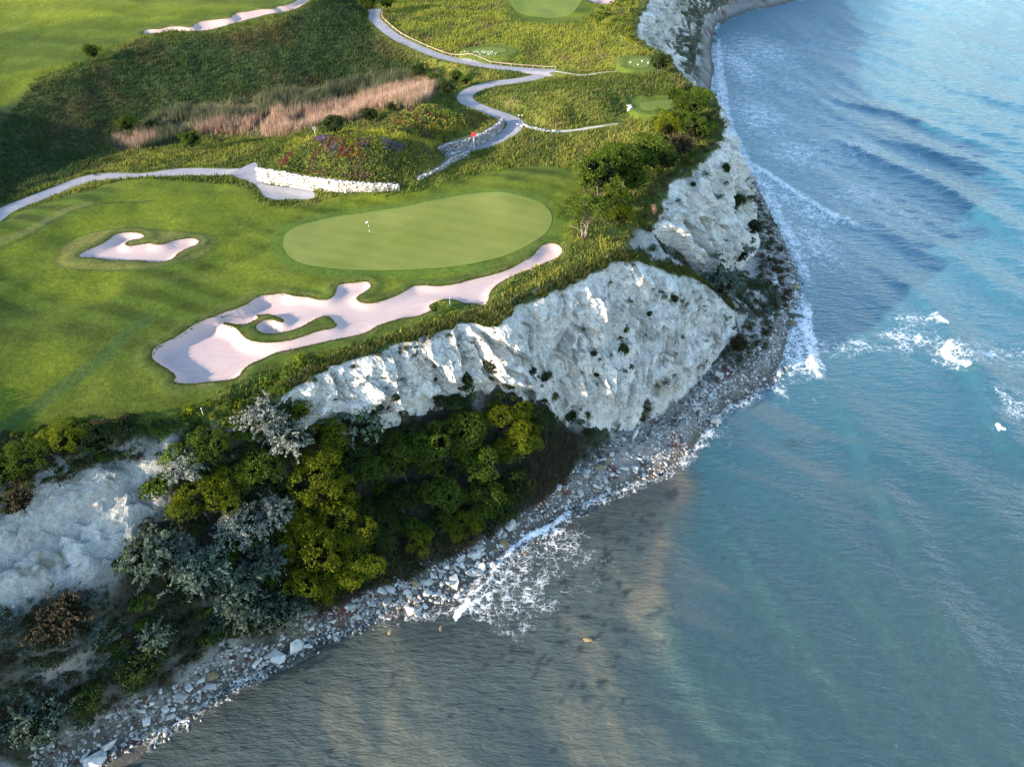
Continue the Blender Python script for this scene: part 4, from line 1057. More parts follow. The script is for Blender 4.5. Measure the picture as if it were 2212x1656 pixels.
LM = dict(
    bright=leaf_material("leaves_yellow_green", (.080, .108, .010), (.155, .175, .014), .4, .18),
    green=leaf_material("leaves_mid_green", (.055, .095, .014), (.095, .14, .020), .35),
    dark=leaf_material("leaves_dark_green", (.026, .045, .014), (.05, .070, .020), .25),
    silver=leaf_material("leaves_silver", (.20, .225, .19), (.33, .345, .29), .2, .15),
    sage=leaf_material("leaves_sage", (.075, .11, .085), (.13, .17, .135), .25),
    brown=leaf_material("leaves_brown", (.055, .042, .028), (.09, .07, .04), .2),
    scrub=leaf_material("leaves_scrub", (.032, .042, .022), (.062, .066, .034), .2))
M_bark = plain_material("bark", (.10, .08, .06)); M_palebark = plain_material("pale_bark", (.20, .165, .13))
M_core = leaf_material("inner_twigs", (.012, .016, .008), (.020, .024, .012), 0.0)

def dirs(n, r):
    v = r.normal(size=(n, 3)); return v / np.linalg.norm(v, axis=1)[:, None]
def leaf_quads(c, nrm, size, r, asp=1.0):
    """folded quads centred at c facing roughly nrm"""
    n = len(c); a = np.cross(nrm, dirs(n, r)); a /= np.linalg.norm(a, axis=1)[:, None] + 1e-9; b = np.cross(nrm, a)
    s = (size * (.6 + .8 * r.random(n)))[:, None] if np.ndim(size) else size * (.6 + .8 * r.random(n))[:, None]
    v = np.stack([c - a * s * asp, c - b * s * .55 + nrm * s * .15, c + a * s * asp, c + b * s * .55 + nrm * s * .15], 1).reshape(-1, 3)
    q = np.arange(n * 4).reshape(-1, 4)
    return v, q
def crown_blob(seed, n, lobes, leaf, flat=.8, spread=.62, rmin=.28, rmax=.46):
    r = np.random.default_rng(seed)
    cs = []
    for k in range(lobes):
        d = dirs(1, r)[0]; d[2] = abs(d[2]) * 1.0 - .25; rad = spread * (.35 + .65 * r.random()) * (0.15 if k == 0 else 1)
        cs.append((d * rad * np.array([1, 1, flat]), rmin + (rmax - rmin) * r.random()))
    pts = []; nr = []
    w = np.array([q[1] ** 2 for q in cs]); w /= w.sum()
    for (c, rad), ww in zip(cs, w):
        m = int(n * ww * 1.25) + 4; d = dirs(m, r)
        d[:, 2] = np.where(d[:, 2] < -.45, -d[:, 2], d[:, 2])
        bump = 1 + .22 * vnoise(d[:, 0] * 2.6 + c[0] * 9, d[:, 1] * 2.6, d[:, 2] * 2.6 + seed, seed)
        p = c + d * (rad * bump * (1 - .32 * r.random(m) ** 2))[:, None] * np.array([1, 1, flat])
        ok = np.ones(m, bool)
        for (c2, r2) in cs:
            if c2 is c: continue
            ok &= np.linalg.norm((p - c2) / np.array([1, 1, flat]), axis=1) > r2 * .72
        ok &= vnoise(p[:, 0] * 4, p[:, 1] * 4, p[:, 2] * 4, seed + 1) > -.3
        pts.append(p[ok]); nr.append((d * .8 + dirs(m, r) * .75)[ok])
    p = np.concatenate(pts); q = np.concatenate(nr); q /= np.linalg.norm(q, axis=1)[:, None]
    if len(p) > n: k = r.permutation(len(p))[:n]; p = p[k]; q = q[k]
    return leaf_quads(p, q, leaf, r)
def crown_spray(seed, branches, per, leaf, droop=.25):
    r = np.random.default_rng(seed); P_ = []; N_ = []; branches = int(branches * 2); per = max(6, per // 2)
    for k in range(branches):
        az = r.random() * 2 * math.pi; el = math.asin(np.clip(r.random() ** .8 * 1.15 - .12, -1, 1)); L = .72 + .38 * r.random()
        d = np.array([math.cos(az) * math.cos(el), math.sin(az) * math.cos(el), math.sin(el)])
        t = r.random(per) ** .8; o_ = (dirs(1, r)[0] * .35 + d * .35) * r.random() ** .5; d2 = d + dirs(1, r)[0] * .55; d2 /= np.linalg.norm(d2); L *= .52
        base = o_[None] + d2[None] * (t * L)[:, None]; base[:, 2] -= droop * (t ** 2) * math.cos(el) * .4
        side = np.cross(d, [0, 0, 1]); side /= np.linalg.norm(side) + 1e-9
        bow = (r.random() - .5) * .5; base += side[None] * (bow * t ** 2)[:, None]
        wdt = .11 * (1.15 - t); off = dirs(per, r) * (wdt * r.random(per) ** .5)[:, None] * 1.5
        P_.append(base + off); N_.append(dirs(per, r) * .8 + off / (wdt[:, None] + 1e-3) * .6 + d * .3)
    p = np.concatenate(P_) * np.array([1, 1, .85]); q = np.concatenate(N_); q /= np.linalg.norm(q, axis=1)[:, None]
    return leaf_quads(p, q, leaf, r, 1.3)
def tube(pts, rad, sides=6):
    pts = np.asarray(pts, float); n = len(pts); V = []
    for i in range(n):
        t = pts[min(i + 1, n - 1)] - pts[max(i - 1, 0)]; t /= np.linalg.norm(t) + 1e-9
        a = np.cross(t, [1, .1, 0]); a /= np.linalg.norm(a); b = np.cross(t, a)
        for k in range(sides):
            th = 2 * math.pi * k / sides; V.append(pts[i] + (a * math.cos(th) + b * math.sin(th)) * rad[i])
    Qd = [[i * sides + k, i * sides + (k + 1) % sides, (i + 1) * sides + (k + 1) % sides, (i + 1) * sides + k] for i in range(n - 1) for k in range(sides)]
    return np.array(V), np.array(Qd)
def merge(parts):
    V = []; Qd = []; o = 0
    for v, q in parts: V.append(v); Qd.append(q + o); o += len(v)
    return np.concatenate(V), np.concatenate(Qd)
def trunk_geo(seed, h0, stems=1, limbs=5, thick=.045, lean=.25):
    """unit-radius tree: crown centre at the origin, ground at z=-h0"""
    r = np.random.default_rng(seed); out = []
    for s in range(stems):
        a = r.random() * 6.28; l = lean * (.4 + r.random()) * (1 if stems > 1 else .3)
        top = np.array([math.cos(a) * l, math.sin(a) * l, .1]); base = np.array([math.cos(a) * l * .35, math.sin(a) * l * .35, -h0 - .25])
        t = np.linspace(0, 1, 6)[:, None]; pts = base * (1 - t) + top * t; pts[1:-1, :2] += r.normal(size=(4, 2)) * .03
        tk = thick * (1 if stems == 1 else .62); out.append(tube(pts, tk * (1.25 - np.linspace(0, 1, 6))))
        for k in range(limbs):
            i = r.integers(2, 5); st = pts[i]; d = dirs(1, r)[0]; d[2] = abs(d[2]) * .7 + .15; e = st + d * (.45 + .3 * r.random()); md = (st + e) / 2 + [0, 0, .05]
            out.append(tube([st, md, e], [tk * .55, tk * .38, tk * .12], 5))
    return merge(out)
def core_geo(seed, flat=.8, k=.55):
    """dark twiggy inner mass so crowns are not see-through: many small dark twig faces"""
    r = np.random.default_rng(seed); n = 260; d = dirs(n, r); p = d * (k * r.random(n) ** .4)[:, None] * np.array([1, 1, flat])
    return leaf_quads(p, dirs(n, r), .12, r)

CROWN = {}
def reg(key, gens, mat):
    CROWN[key] = [np_mesh("crown", v, q, False) for v, q in gens]
    for me in CROWN[key]: me.materials.append(mat)
reg('bright', [crown_blob(10 + i, 9000, 24, .028, .95, .82, .18, .40) for i in range(3)], LM['bright'])
reg('green', [crown_blob(20 + i, 7000, 30, .028, .85, .8, .17, .36) for i in range(3)], LM['green'])
reg('dark', [crown_blob(30 + i, 5000, 24, .031, .8, .8, .18, .36) for i in range(3)], LM['dark'])
reg('silver', [crown_spray(40 + i, 70, 62, .031, .35) for i in range(3)], LM['silver'])
reg('sage', [crown_spray(50 + i, 62, 55, .034, .45) for i in range(3)], LM['sage'])
reg('brown', [crown_spray(60 + i, 60, 26, .03, .2) for i in range(2)], LM['brown'])
reg('open', [crown_blob(70, 5200, 26, .03, .6, .8, .2, .34)], LM['green'])
reg('shrub_green', [crown_blob(80 + i, 800, 6, .075, .75, .5, .35, .55) for i in range(3)], LM['green'])
reg('shrub_bright', [crown_blob(90 + i, 900, 6, .07, .8, .5, .35, .55) for i in range(2)], LM['bright'])
reg('shrub_dark', [crown_blob(100 + i, 700, 6, .08, .7, .55, .35, .5) for i in range(3)], LM['dark'])
reg('shrub_scrub', [crown_blob(110 + i, 520, 6, .085, .6, .6, .3, .5) for i in range(3)], LM['scrub'])
reg('shrub_sage', [crown_spray(120 + i, 34, 18, .06, .3) for i in range(2)], LM['sage'])
reg('shrub_brown', [crown_spray(130 + i, 36, 14, .055, .2) for i in range(2)], LM['brown'])
CORE = [np_mesh("twigs", *core_geo(5 + i), False) for i in range(2)]
for me in CORE: me.materials.append(M_core)
TR = {}
def trunk_mesh(h0, stems, pale=False):
    k = (round(h0, 1), stems, pale)
    if k not in TR:
        me = np_mesh("trunk", *trunk_geo(int(h0 * 10) + stems, k[0], stems)); me.materials.append(M_palebark if pale else M_bark); TR[k] = me
    return TR[k]
_cnt = [0]
def tree(px, py, w, kind, label, name="tree", cat="tree", hc=None, hs=1.0, stems=1, pale=False, group=None):
    """crown centred on reference pixel (px, py), w pixels wide"""
    t = 120.0
    for _ in range(4):
        R = w / 2 * t / F * (1.12 if py > 850 else 1.22)
        up = (hc if hc is not None else 1.0) * R
        p, t = hit(px, py, up)
    _cnt[0] += 1; i = _cnt[0]
    e = bpy.data.objects.new(name, None); link(e); e.location = (p[0], p[1], p[2]); e.rotation_euler = (0, 0, (i * 2.4) % 6.28)
    e.empty_display_size = .3
    setp(e, label, cat, group)
    ms = CROWN[kind]
    c = bpy.data.objects.new("crown", ms[i % len(ms)]); link(c, e); c.location = (0, 0, up); c.scale = (R * 1.06, R * 1.06, R * 1.06 * hs)
    if kind != 'open':
        k = bpy.data.objects.new("twigs", CORE[i % 2]); link(k, e); k.location = (0, 0, up); k.scale = (R, R, R * hs)
    tm = trunk_mesh(max(.3, up / R), stems, pale); tt_ = bpy.data.objects.new("trunk", tm); link(tt_, e); tt_.location = (0, 0, up); tt_.scale = (R, R, R)
    return e

# notable trees and bushes of the wood under the cliff (pixel of the crown centre, width)
TREES = [
 (617, 945, 118, 'silver', "brightest silver-leaved tree, catching the sun just left of the cliff foot", 1.2),
 (566, 905, 112, 'silver', "spiky silver-grey tree behind the brightest silver one", 1.1),
 (398, 1020, 92, 'silver', "pale silver bush with upright shoots at the right end of the bare white slope", 1.0),
 (515, 1145, 120, 'silver', "silver tree with warm sunlit tips left of the tall yellow-green tree", 1.2),
 (592, 1112, 105, 'silver', "grey-white tree squeezed between the silver tree and the tall yellow-green tree", 1.2),
 (330, 1200, 150, 'sage', "large drooping grey-green tree beside the lower edge of the bare white slope", 1.2),
 (425, 1235, 150, 'sage', "drooping grey-green tree left of centre in the shaded thicket", 1.2),
 (500, 1265, 115, 'sage', "grey-green tree below the sunlit silver tree", 1.1),
 (570, 1215, 110, 'sage', "grey-green tree against the left flank of the tall yellow-green tree", 1.1),
 (525, 1330, 130, 'sage', "grey-green tree right above the stones with a white boulder at its foot", 1.0),
 (605, 1325, 115, 'sage', "grey-green tree hanging over the shingle under the tall yellow-green tree", 1.0),
 (332, 1380, 82, 'sage', "small star-shaped sage tree above a round green bush near the shore", 1.1),
 (305, 1440, 112, 'dark', "round dull green bush between the star-shaped sage tree and the beach", .8),
 (192, 1500, 96, 'dark', "fern-like green bush beside the end of the dirt track", .8),
 (82, 1560, 150, 'sage', "large blue-green bush on dark sand in the bottom left corner", .8),
 (780, 905, 125, 'sage', "pale blue-green bush against the shaded foot of the chalk cliff", .8),
 (645, 888, 58, 'bright', "small yellow-green treetop poking out above the silver tree", 1.3),
 (706, 940, 100, 'bright', "upright yellow-green tree at the left end of the cliff foot", 1.4),
 (455, 960, 105, 'green', "yellowish green tree behind the silver bush, nearest the fairway", 1.1),
 (560, 1010, 115, 'green', "olive green tree below the brightest silver tree", 1.1),
 (430, 1075, 118, 'bright', "broad olive-yellow tree just right of the bare white slope", 1.0),
 (500, 1050, 110, 'bright', "olive-yellow tree in the gap above the warm silver tree", 1.0),
 (690, 1045, 145, 'bright', "top of the tall yellow-green tree group, nearest the cliff", 1.5),
 (655, 1110, 110, 'bright', "left shoulder of the tall yellow-green tree group", 1.4),
 (735, 1120, 140, 'bright', "right shoulder of the tall yellow-green tree group", 1.4),
 (690, 1190, 150, 'bright', "broad lower middle tree of the tall yellow-green group", 1.2),
 (770, 1215, 115, 'bright', "lower right tree of the yellow-green group, leaning to the shingle", 1.1),
 (655, 1255, 100, 'bright', "lowest left tree of the yellow-green group in half shade", 1.0),
 (735, 1262, 100, 'bright', "lowest right tree of the yellow-green group right above the shingle", .9),
 (1100, 905, 100, 'bright', "bright yellow-green tree right below the sunlit chalk", 1.4),
 (1120, 960, 92, 'bright', "lower half-lit tree under the bright tree by the chalk", 1.1),
 (1152, 935, 50, 'bright', "small bright tree at the right edge of the wood", 1.1),
 (870, 985, 120, 'green', "dull green tree left of centre in the shaded wood under the cliff", 1.1),
 (945, 955, 120, 'green', "dull green tree in the middle of the wood close to the cliff foot", 1.1),
 (1010, 925, 110, 'green', "dull green tree touching the shrubs on the cliff foot", 1.1),
 (1030, 1000, 120, 'green', "dull green tree left below the bright tree by the chalk", 1.1),
 (800, 1010, 100, 'green', "dull green tree just right of the tall yellow-green group", 1.1),
 (955, 1065, 100, 'green', "upright green tree in the lower middle of the wood", 1.2),
 (865, 1075, 95, 'dark', "dark tree right of the tall yellow-green group halfway down", 1.0),
 (1050, 1075, 100, 'green', "green tree above the small sunlit one near the shingle", 1.0),
 (1110, 1050, 90, 'dark', "dark tree at the lower right edge of the wood", .9),
 (1002, 1140, 78, 'bright', "small sunlit yellow-green tree close to the shingle, right of its twin", .9),
 (908, 1172, 62, 'bright', "narrow sunlit yellow-green tree close to the shingle, left of its twin", 1.1),
 (820, 1140, 85, 'dark', "dark tree between the tall yellow-green group and the narrow sunlit tree", .9),
 (760, 985, 90, 'dark', "dark tree right of the upright yellow-green tree", 1.0),
 (135, 1335, 150, 'brown', "wide brown scrub bush under the bare white slope", .7),
 (140, 950 + 5, 95, 'bright', "sunlit yellow-green bush on the rim left of the fairway corner", .9),
 (60, 985, 95, 'green', "tall leafy bush on the rim near the left edge", 1.0),
 (12, 1020, 90, 'green', "leafy bush cut by the left edge of the view", 1.0),
 (215, 945, 95, 'dark', "dark bush at the right end of the rim hedge", .9),
 (40, 1080, 85, 'brown', "twiggy brown bush below the rim hedge at the left edge", .7),
 (1292, 372, 112, 'green', "big round tree with a short trunk at the right end of the fairway", 1.1),
 (1352, 352, 108, 'green', "round tree touching the big one on its right", 1.0),
 (1405, 332, 98, 'green', "leafy tree between the round trees and the cliff edge", 1.0),
 (1322, 335, 70, 'green', "bushy tree behind the two round copse trees", 1.0),
 (1372, 388, 72, 'green', "leafy tree in the middle of the copse", .9),
 (1440, 345, 62, 'dark', "dark tree at the seaward end of the copse", .8),
 (1345, 462, 50, 'bright', "small sunlit bush between the copse and the cliff notch", .7),
 (1468, 262, 66, 'green', "low dense bush in the middle of the headland thicket", .8),
 (1520, 262, 58, 'dark', "dark bush at the outer edge of the headland thicket", .8),
 (1455, 205, 40, 'green', "leafy bush behind the large tee box", .8),
 (1330, 425, 66, 'green', "low bush in front of the big round tree", .8),
 (1272, 460, 120, 'open', "open-crowned small tree on several pale bare stems", .85),
 (1425, 133, 55, 'dark', "round dark bush on the headland next to the farthest tee", .9),
 (1484, 232, 78, 'green', "dense headland bush right of the large tee box", .8),
 (1512, 215, 55, 'green', "outermost bush on the headland tip", .8),
 (1500, 275, 75, 'green', "headland bush standing over the chalk edge", .8),
 (1445, 275, 60, 'bright', "sunlit bush below the large tee box", .8),
 (1470, 315, 72, 'brown', "twiggy brown bush on the cliff edge below the headland", .7),
 (197, 111, 40, 'green', "lone bush on the edge of the upper fairway", .9),
 (272, 268, 46, 'green', "taller of two small trees by the left end of the reeds", 1.0),
 (325, 272, 30, 'dark', "smaller dark tree by the left end of the reeds", .9),
 (415, 302, 52, 'green', "bush in front of the reeds above the cart path", .8),
 (722, 268, 52, 'dark', "dark round bush behind the flower mound", .8),
 (798, 249, 44, 'dark', "low dark bush between reeds and rear mound", .7),
 (846, 232, 28, 'dark', "small dark bush on the left shoulder of the rear mound", .8),
 (905, 152, 40, 'dark', "dark bush at the far end of the reeds", .9),
 (940, 172, 38, 'green', "bush at the right tip of the reeds", .9),
 (967, 192, 38, 'dark', "round dark bush just left of the path bend", .8),
 (985, 163, 32, 'green', "small round bush below the railed path", .8),
 (1005, 175, 26, 'green', "smallest round bush near the path bend", .8),
 (795, 7, 42, 'green', "bush at the top edge where the railed path turns", .9),
 (835, 3, 42, 'green', "bush right of the turn of the railed path at the top edge", .9),
 (1560, 612, 88, 'sage', "big dark grey-green bush in the gully between the two cliffs", .6),
 (1595, 742, 50, 'brown', "rusty brown bush low on the talus above the beach", .6),
]
for px, py, w, kind, lb, hc in TREES:
    cat = "bush" if "bush" in lb else "tree"
    tree(px, py, w, kind, lb, "bush" if cat == "bush" else "tree", cat, hc, 1.0, 4 if kind == 'open' else 1, kind == 'open', None)

def face_bush(VV, px, py, w, kind, label, cat="bush"):
    x, y, z = VV[..., 0], VV[..., 1], VV[..., 2] - CAMZ
    dep = y * CT - z * ST; u = 1106 + F * x / dep; v = 828 - F * (y * ST + z * CT) / dep
    d = (u - px) ** 2 + (v - py) ** 2 + dep * .5; j, i = np.unravel_index(np.argmin(d), d.shape)
    R = w / 2 * dep[j, i] / F * 1.15; _cnt[0] += 1; n = _cnt[0]
    e = bpy.data.objects.new("bush", None); link(e); e.location = tuple(VV[j, i]); e.rotation_euler = (0, 0, (n * 2.4) % 6.28); e.empty_display_size = .3; setp(e, label, cat)
    ms = CROWN[kind]; c = bpy.data.objects.new("crown", ms[n % len(ms)]); link(c, e); c.location = (0, -R * .2, R * .35); c.scale = (R, R * .8, R * 1.15)
    for q_ in range(3):
        c2 = bpy.data.objects.new('crown', ms[(n + q_) % len(ms)]); link(c2, e); f_ = .35 + .25 * ((n * 7 + q_ * 3) % 5) / 5; c2.location = (R * (1.1 - q_), -R * (.1 + .1 * q_), R * (.5 - .75 * ((n + q_) % 3))); c2.scale = (R * f_, R * f_, R * f_ * 1.2)
    k = bpy.data.objects.new("twigs", CORE[n % 2]); link(k, e); k.location = (0, -R * .1, R * .3); k.scale = (R, R * .7, R)
for a in [(1345, 760, 44, 'shrub_dark', "dark bush in the middle of the broad chalk cliff, lowest of three"), (1350, 715, 22, 'shrub_green', "small bush in the middle of the broad chalk cliff, topmost of three"),
          (1292, 812, 34, 'shrub_dark', "dark bush on the broad chalk cliff left of the strata"), (1285, 765, 24, 'shrub_brown', "brownish bush on the broad chalk cliff above its dark neighbour"),
          (1060, 800, 62, 'shrub_scrub', "wide dark bush on the cliff foot below the rim notch"), (1105, 835, 54, 'shrub_dark', "dark bush at the top right of the wood against the chalk"),
          (1175, 820, 36, 'shrub_dark', "dark bush on the lower sunlit chalk right of the wood's bright tree"), (1150, 808, 28, 'shrub_scrub', "scrubby bush beside the dark one on the lower sunlit chalk"),
          (955, 868, 58, 'shrub_scrub', "dark bush creeping up the middle of the shaded cliff foot"), (1005, 835, 54, 'shrub_dark', "dark bush on the cliff foot halfway to the notch"), (860, 862, 26, 'shrub_dark', "lone round bush on the shaded left part of the chalk"),
          (762, 795, 16, 'shrub_brown', "tiny brown bush high on the shaded left part of the chalk"), (1230, 905, 50, 'shrub_dark', "dark bush at the very foot of the cliff right of the wood"), (1270, 935, 40, 'shrub_scrub', "scrubby bush where the cliff foot meets the shingle"),
          (1400, 680, 20, 'shrub_scrub', "small bush under the highest corner of the broad cliff"), (1455, 650, 26, 'shrub_dark', "small dark bush near the right crest of the broad cliff")]:
    face_bush(FB_V, *a)
for a in [(1590, 440, 46, 'shrub_dark', "dark bush halfway down the right flank of the tall cliff"), (1625, 500, 50, 'shrub_scrub', "scrubby bush low on the right flank of the tall cliff"), (1570, 370, 34, 'shrub_dark', "dark bush high on the right flank of the tall cliff"),
          (1540, 585, 44, 'shrub_dark', "dark bush at the inner foot of the tall cliff"), (1600, 560, 54, 'shrub_sage', "grey-green bush at the outer foot of the tall cliff"), (1500, 400, 18, 'shrub_dark', "small bush under the rim of the tall cliff")]:
    face_bush(FC_V, *a)

# scattered shrubs, individually placed in world space
def scatter_poly(pts, n, r, H_=None, zmin=.3):
    w = wpoly(pts, 3.0); out = []
    x0, y0 = w[:, :2].min(0); x1, y1 = w[:, :2].max(0)
    x = x0 + (x1 - x0) * r.random(n * 6); y = y0 + (y1 - y0) * r.random(n * 6)
    k = inside(x, y, w); x = x[k][:n]; y = y[k][:n]
    return x, y, bil(H, x, y)
SHRUBS = []
def shrubs(x, y, z, rad, kinds, label, group, r, name="shrub", sink=.25):
    for i in range(len(x)):
        kd = kinds[r.integers(len(kinds))]
        R = rad[0] + (rad[1] - rad[0]) * r.random() ** 1.6
        SHRUBS.append(dict(p=(x[i], y[i], z[i] + R * sink), s=(R, R * (.8 + .4 * r.random()), R * (.7 + .4 * r.random())), a=r.random() * 6.28, kd=kd, k=int(r.integers(8)), group=group, stuff=label))
R_ = np.random.default_rng(77)
wood_px = [(250, 1260), (330, 1120), (380, 990), (520, 900), (640, 915), (760, 905), (900, 880), (1040, 830), (1170, 860), (1200, 960), (1180, 1050), (1120, 1100), (1000, 1165), (900, 1215), (820, 1262), (640, 1320), (500, 1385), (400, 1420), (300, 1480), (260, 1400)]
x, y, z = scatter_poly(wood_px, 260, R_)
shrubs(x, y, z, (1.2, 2.6), ['shrub_dark', 'shrub_dark', 'shrub_scrub', 'shrub_green'], "dark undergrowth shrub in the shaded wood under the chalk cliff", "undergrowth shrubs of the wood", R_, sink=.5)
x, y, z = scatter_poly([(-30, 1330), (100, 1290), (240, 1290), (300, 1400), (240, 1480), (130, 1560), (60, 1520), (-30, 1600)], 150, R_)
shrubs(x, y, z, (.4, 1.3), ['shrub_scrub', 'shrub_dark', 'shrub_scrub', 'shrub_sage'], "a", "scrub on the bottom left slope", R_)
x, y, z = scatter_poly([(160, 1568), (230, 1535), (300, 1505), (370, 1488), (450, 1428), (540, 1395), (620, 1364), (700, 1324), (780, 1292), (860, 1260), (950, 1217), (1050, 1157), (1150, 1098), (1120, 1050), (1000, 1130), (860, 1200), (720, 1270), (560, 1340), (420, 1390), (300, 1450), (160, 1500)], 230, R_)
shrubs(x, y, z, (.8, 1.9), ['shrub_scrub', 'shrub_dark', 'shrub_scrub', 'shrub_brown'], "b", "undergrowth along the shingle edge", R_)
x, y, z = scatter_poly([(-30, 1330), (100, 1290), (240, 1290), (300, 1400), (240, 1480), (130, 1560), (60, 1520), (-30, 1600)], 90, R_)
shrubs(x, y, z, (.5, 1.5), ['shrub_scrub', 'shrub_scrub', 'shrub_dark', 'shrub_brown', 'shrub_sage'], "dark scrub shrub on the chalky slope above the bottom left shore", "scrub on the bottom left slope", R_)
x, y, z = scatter_poly([(-30, 960), (60, 940), (150, 920), (270, 905), (300, 930), (380, 910), (380, 960), (330, 990), (250, 1000), (150, 1040), (60, 1080), (-30, 1120)], 150, R_)
shrubs(x, y, z, (.6, 1.5), ['shrub_dark', 'shrub_dark', 'shrub_green', 'shrub_brown', 'shrub_scrub'], "shrub of the hedge along the left rim below the fairway", "rim hedge left of the wood", R_)
x, y, z = scatter_poly([(380, 895), (520, 860), (600, 800), (660, 775), (700, 772), (690, 800), (640, 830), (610, 870), (540, 930), (420, 960)], 100, R_)
shrubs(x, y, z, (.6, 1.4), ['shrub_green', 'shrub_bright', 'shrub_dark', 'shrub_green'], "green shrub on the bank below the left end of the long bunker", "shrubs below the long bunker", R_)
x, y, z = scatter_poly([(1260, 340), (1330, 310), (1420, 300), (1450, 330), (1440, 370), (1390, 390), (1370, 420), (1340, 450), (1290, 440), (1250, 400)], 70, R_)
shrubs(x, y, z, (.8, 1.9), ['shrub_green', 'shrub_dark', 'shrub_green', 'shrub_bright'], "green shrub in the copse at the right end of the fairway", "shrubs of the copse", R_)
x, y, z = scatter_poly([(1410, 250), (1440, 240), (1470, 200), (1520, 195), (1544, 240), (1540, 300), (1510, 340), (1470, 360), (1430, 345), (1440, 310), (1400, 290)], 120, R_)
shrubs(x, y, z, (.8, 2.0), ['shrub_green', 'shrub_dark', 'shrub_bright', 'shrub_brown', 'shrub_green'], "shrub of the thicket covering the headland above the tall cliff", "headland thicket", R_)
x, y, z = scatter_poly([(1280, 30), (1370, -10), (1380, 30), (1362, 60), (1365, 95), (1330, 60), (1290, 60)], 50, R_)
shrubs(x, y, z, (.7, 1.8), ['shrub_green', 'shrub_dark', 'shrub_bright'], "shrub on the far rim beside the distant green", "far rim shrubs", R_)
x, y, z = scatter_poly([(1360, 510), (1430, 495), (1500, 560), (1560, 600), (1600, 590), (1660, 600), (1690, 660), (1640, 750), (1570, 790), (1535, 740), (1525, 650), (1440, 590), (1400, 555)], 150, R_)
shrubs(x, y, z, (.35, 1.25), ['shrub_dark', 'shrub_scrub', 'shrub_scrub', 'shrub_sage', 'shrub_brown'], "low dark shrub in the gully and on the talus between the two cliffs", "gully scrub", R_)
x, y, z = scatter_poly([(540, 300), (600, 290), (640, 300), (600, 345), (480, 350), (300, 365), (200, 385), (160, 370), (300, 330), (430, 320)], 70, R_)
shrubs(x, y, z, (.4, 1.0), ['shrub_green', 'shrub_green', 'shrub_dark', 'shrub_bright'], "leafy bush on the bank between the reeds and the cart path", "bushes on the reed bank", R_)
x, y, z = scatter_poly([(1572, 330), (1612, 380), (1650, 450), (1690, 530), (1706, 610), (1690, 690), (1640, 765), (1560, 792), (1545, 750), (1600, 650), (1645, 560), (1630, 470), (1590, 400)], 260, R_)
shrubs(x, y, z, (.4, 1.35), ['shrub_scrub', 'shrub_dark', 'shrub_scrub', 'shrub_sage', 'shrub_brown'], "c", "scrub on the talus under the tall cliff", R_)
mA_ = [(600, 352), (640, 325), (700, 302), (800, 302), (900, 314), (950, 332), (930, 352), (870, 372), (830, 390), (770, 392), (700, 380), (630, 368)]
x, y, z = scatter_poly(mA_, 80, R_)
shrubs(x, y, z, (.35, .8), ['shrub_dark', 'shrub_brown', 'shrub_green', 'shrub_scrub'], "d", "shrubs of the front flower mound", R_, sink=.1)
x, y, z = scatter_poly([(800, 280), (870, 247), (930, 234), (1010, 242), (1055, 258), (1045, 270), (1000, 286), (950, 300), (880, 290)], 50, R_)
shrubs(x, y, z, (.35, .75), ['shrub_dark', 'shrub_brown', 'shrub_green'], "e", "shrubs of the rear mound", R_, sink=.1)
# shrubs rooted on the faces
def face_shrubs(VV, veg, n, thr, rad, label, group, seed, kinds, vmin=3):
    r = np.random.default_rng(seed); nr, ns = veg.shape; k = 0; g = 0
    while k < n and g < n * 60:
        g += 1; j = r.integers(vmin, nr - 2); i = r.integers(4, ns - 4)
        if veg[j, i] < .35 + .5 * r.random(): continue
        if VV[j, i, 1] > 235: continue
        k += 1; p = VV[j, i]; kd = kinds[r.integers(len(kinds))]; R = rad[0] + (rad[1] - rad[0]) * r.random() ** 2.2
        SHRUBS.append(dict(p=tuple(p), s=(R, R, R * .85), a=r.random() * 6.28, kd=kd, k=int(r.integers(8)), group=group, stuff=label))
face_shrubs(FB_V, FB_veg, 240, 1.1, (.18, .85), "small dark shrub rooted on the broad chalk cliff", "shrubs on the broad cliff", 5, ['shrub_scrub', 'shrub_dark', 'shrub_green', 'shrub_brown'])
face_shrubs(FC_V, FC_veg, 280, 1.1, (.3, 1.2), "dark shrub rooted on the tall shaded cliff", "shrubs on the tall cliff", 6, ['shrub_scrub', 'shrub_dark', 'shrub_dark', 'shrub_sage'])
# overhanging fringe on the rims
def fringe(T, a, b, n, rad, label, group, seed, kinds, inl=(.0, 1.6)):
    r = np.random.default_rng(seed); L = resample(T[a:b + 1], .3); t = np.gradient(L[:, :2], axis=0); t /= np.linalg.norm(t, axis=1)[:, None] + 1e-9
    i = r.integers(0, len(L), n); off = inl[0] + (inl[1] - inl[0]) * r.random(n)
    x = L[i, 0] - t[i, 1] * off; y = L[i, 1] + t[i, 0] * off; z = np.maximum(bil(H, x, y), L[i, 2] - .3)
    shrubs(x, y, z, rad, kinds, label, group, r)
fringe(T_B, 1, 15, 190, (.25, .75), "low green shrub along the rim of the broad chalk cliff", "rim shrubs of the broad cliff", 8, ['shrub_green', 'shrub_dark', 'shrub_scrub', 'shrub_green'], (-.4, 1.8))
fringe(T_C, 0, 13, 110, (.4, 1.1), "shrub hanging over the rim of the tall cliff", "rim shrubs of the tall cliff", 9, ['shrub_green', 'shrub_dark', 'shrub_brown'], (-.3, 1.8))

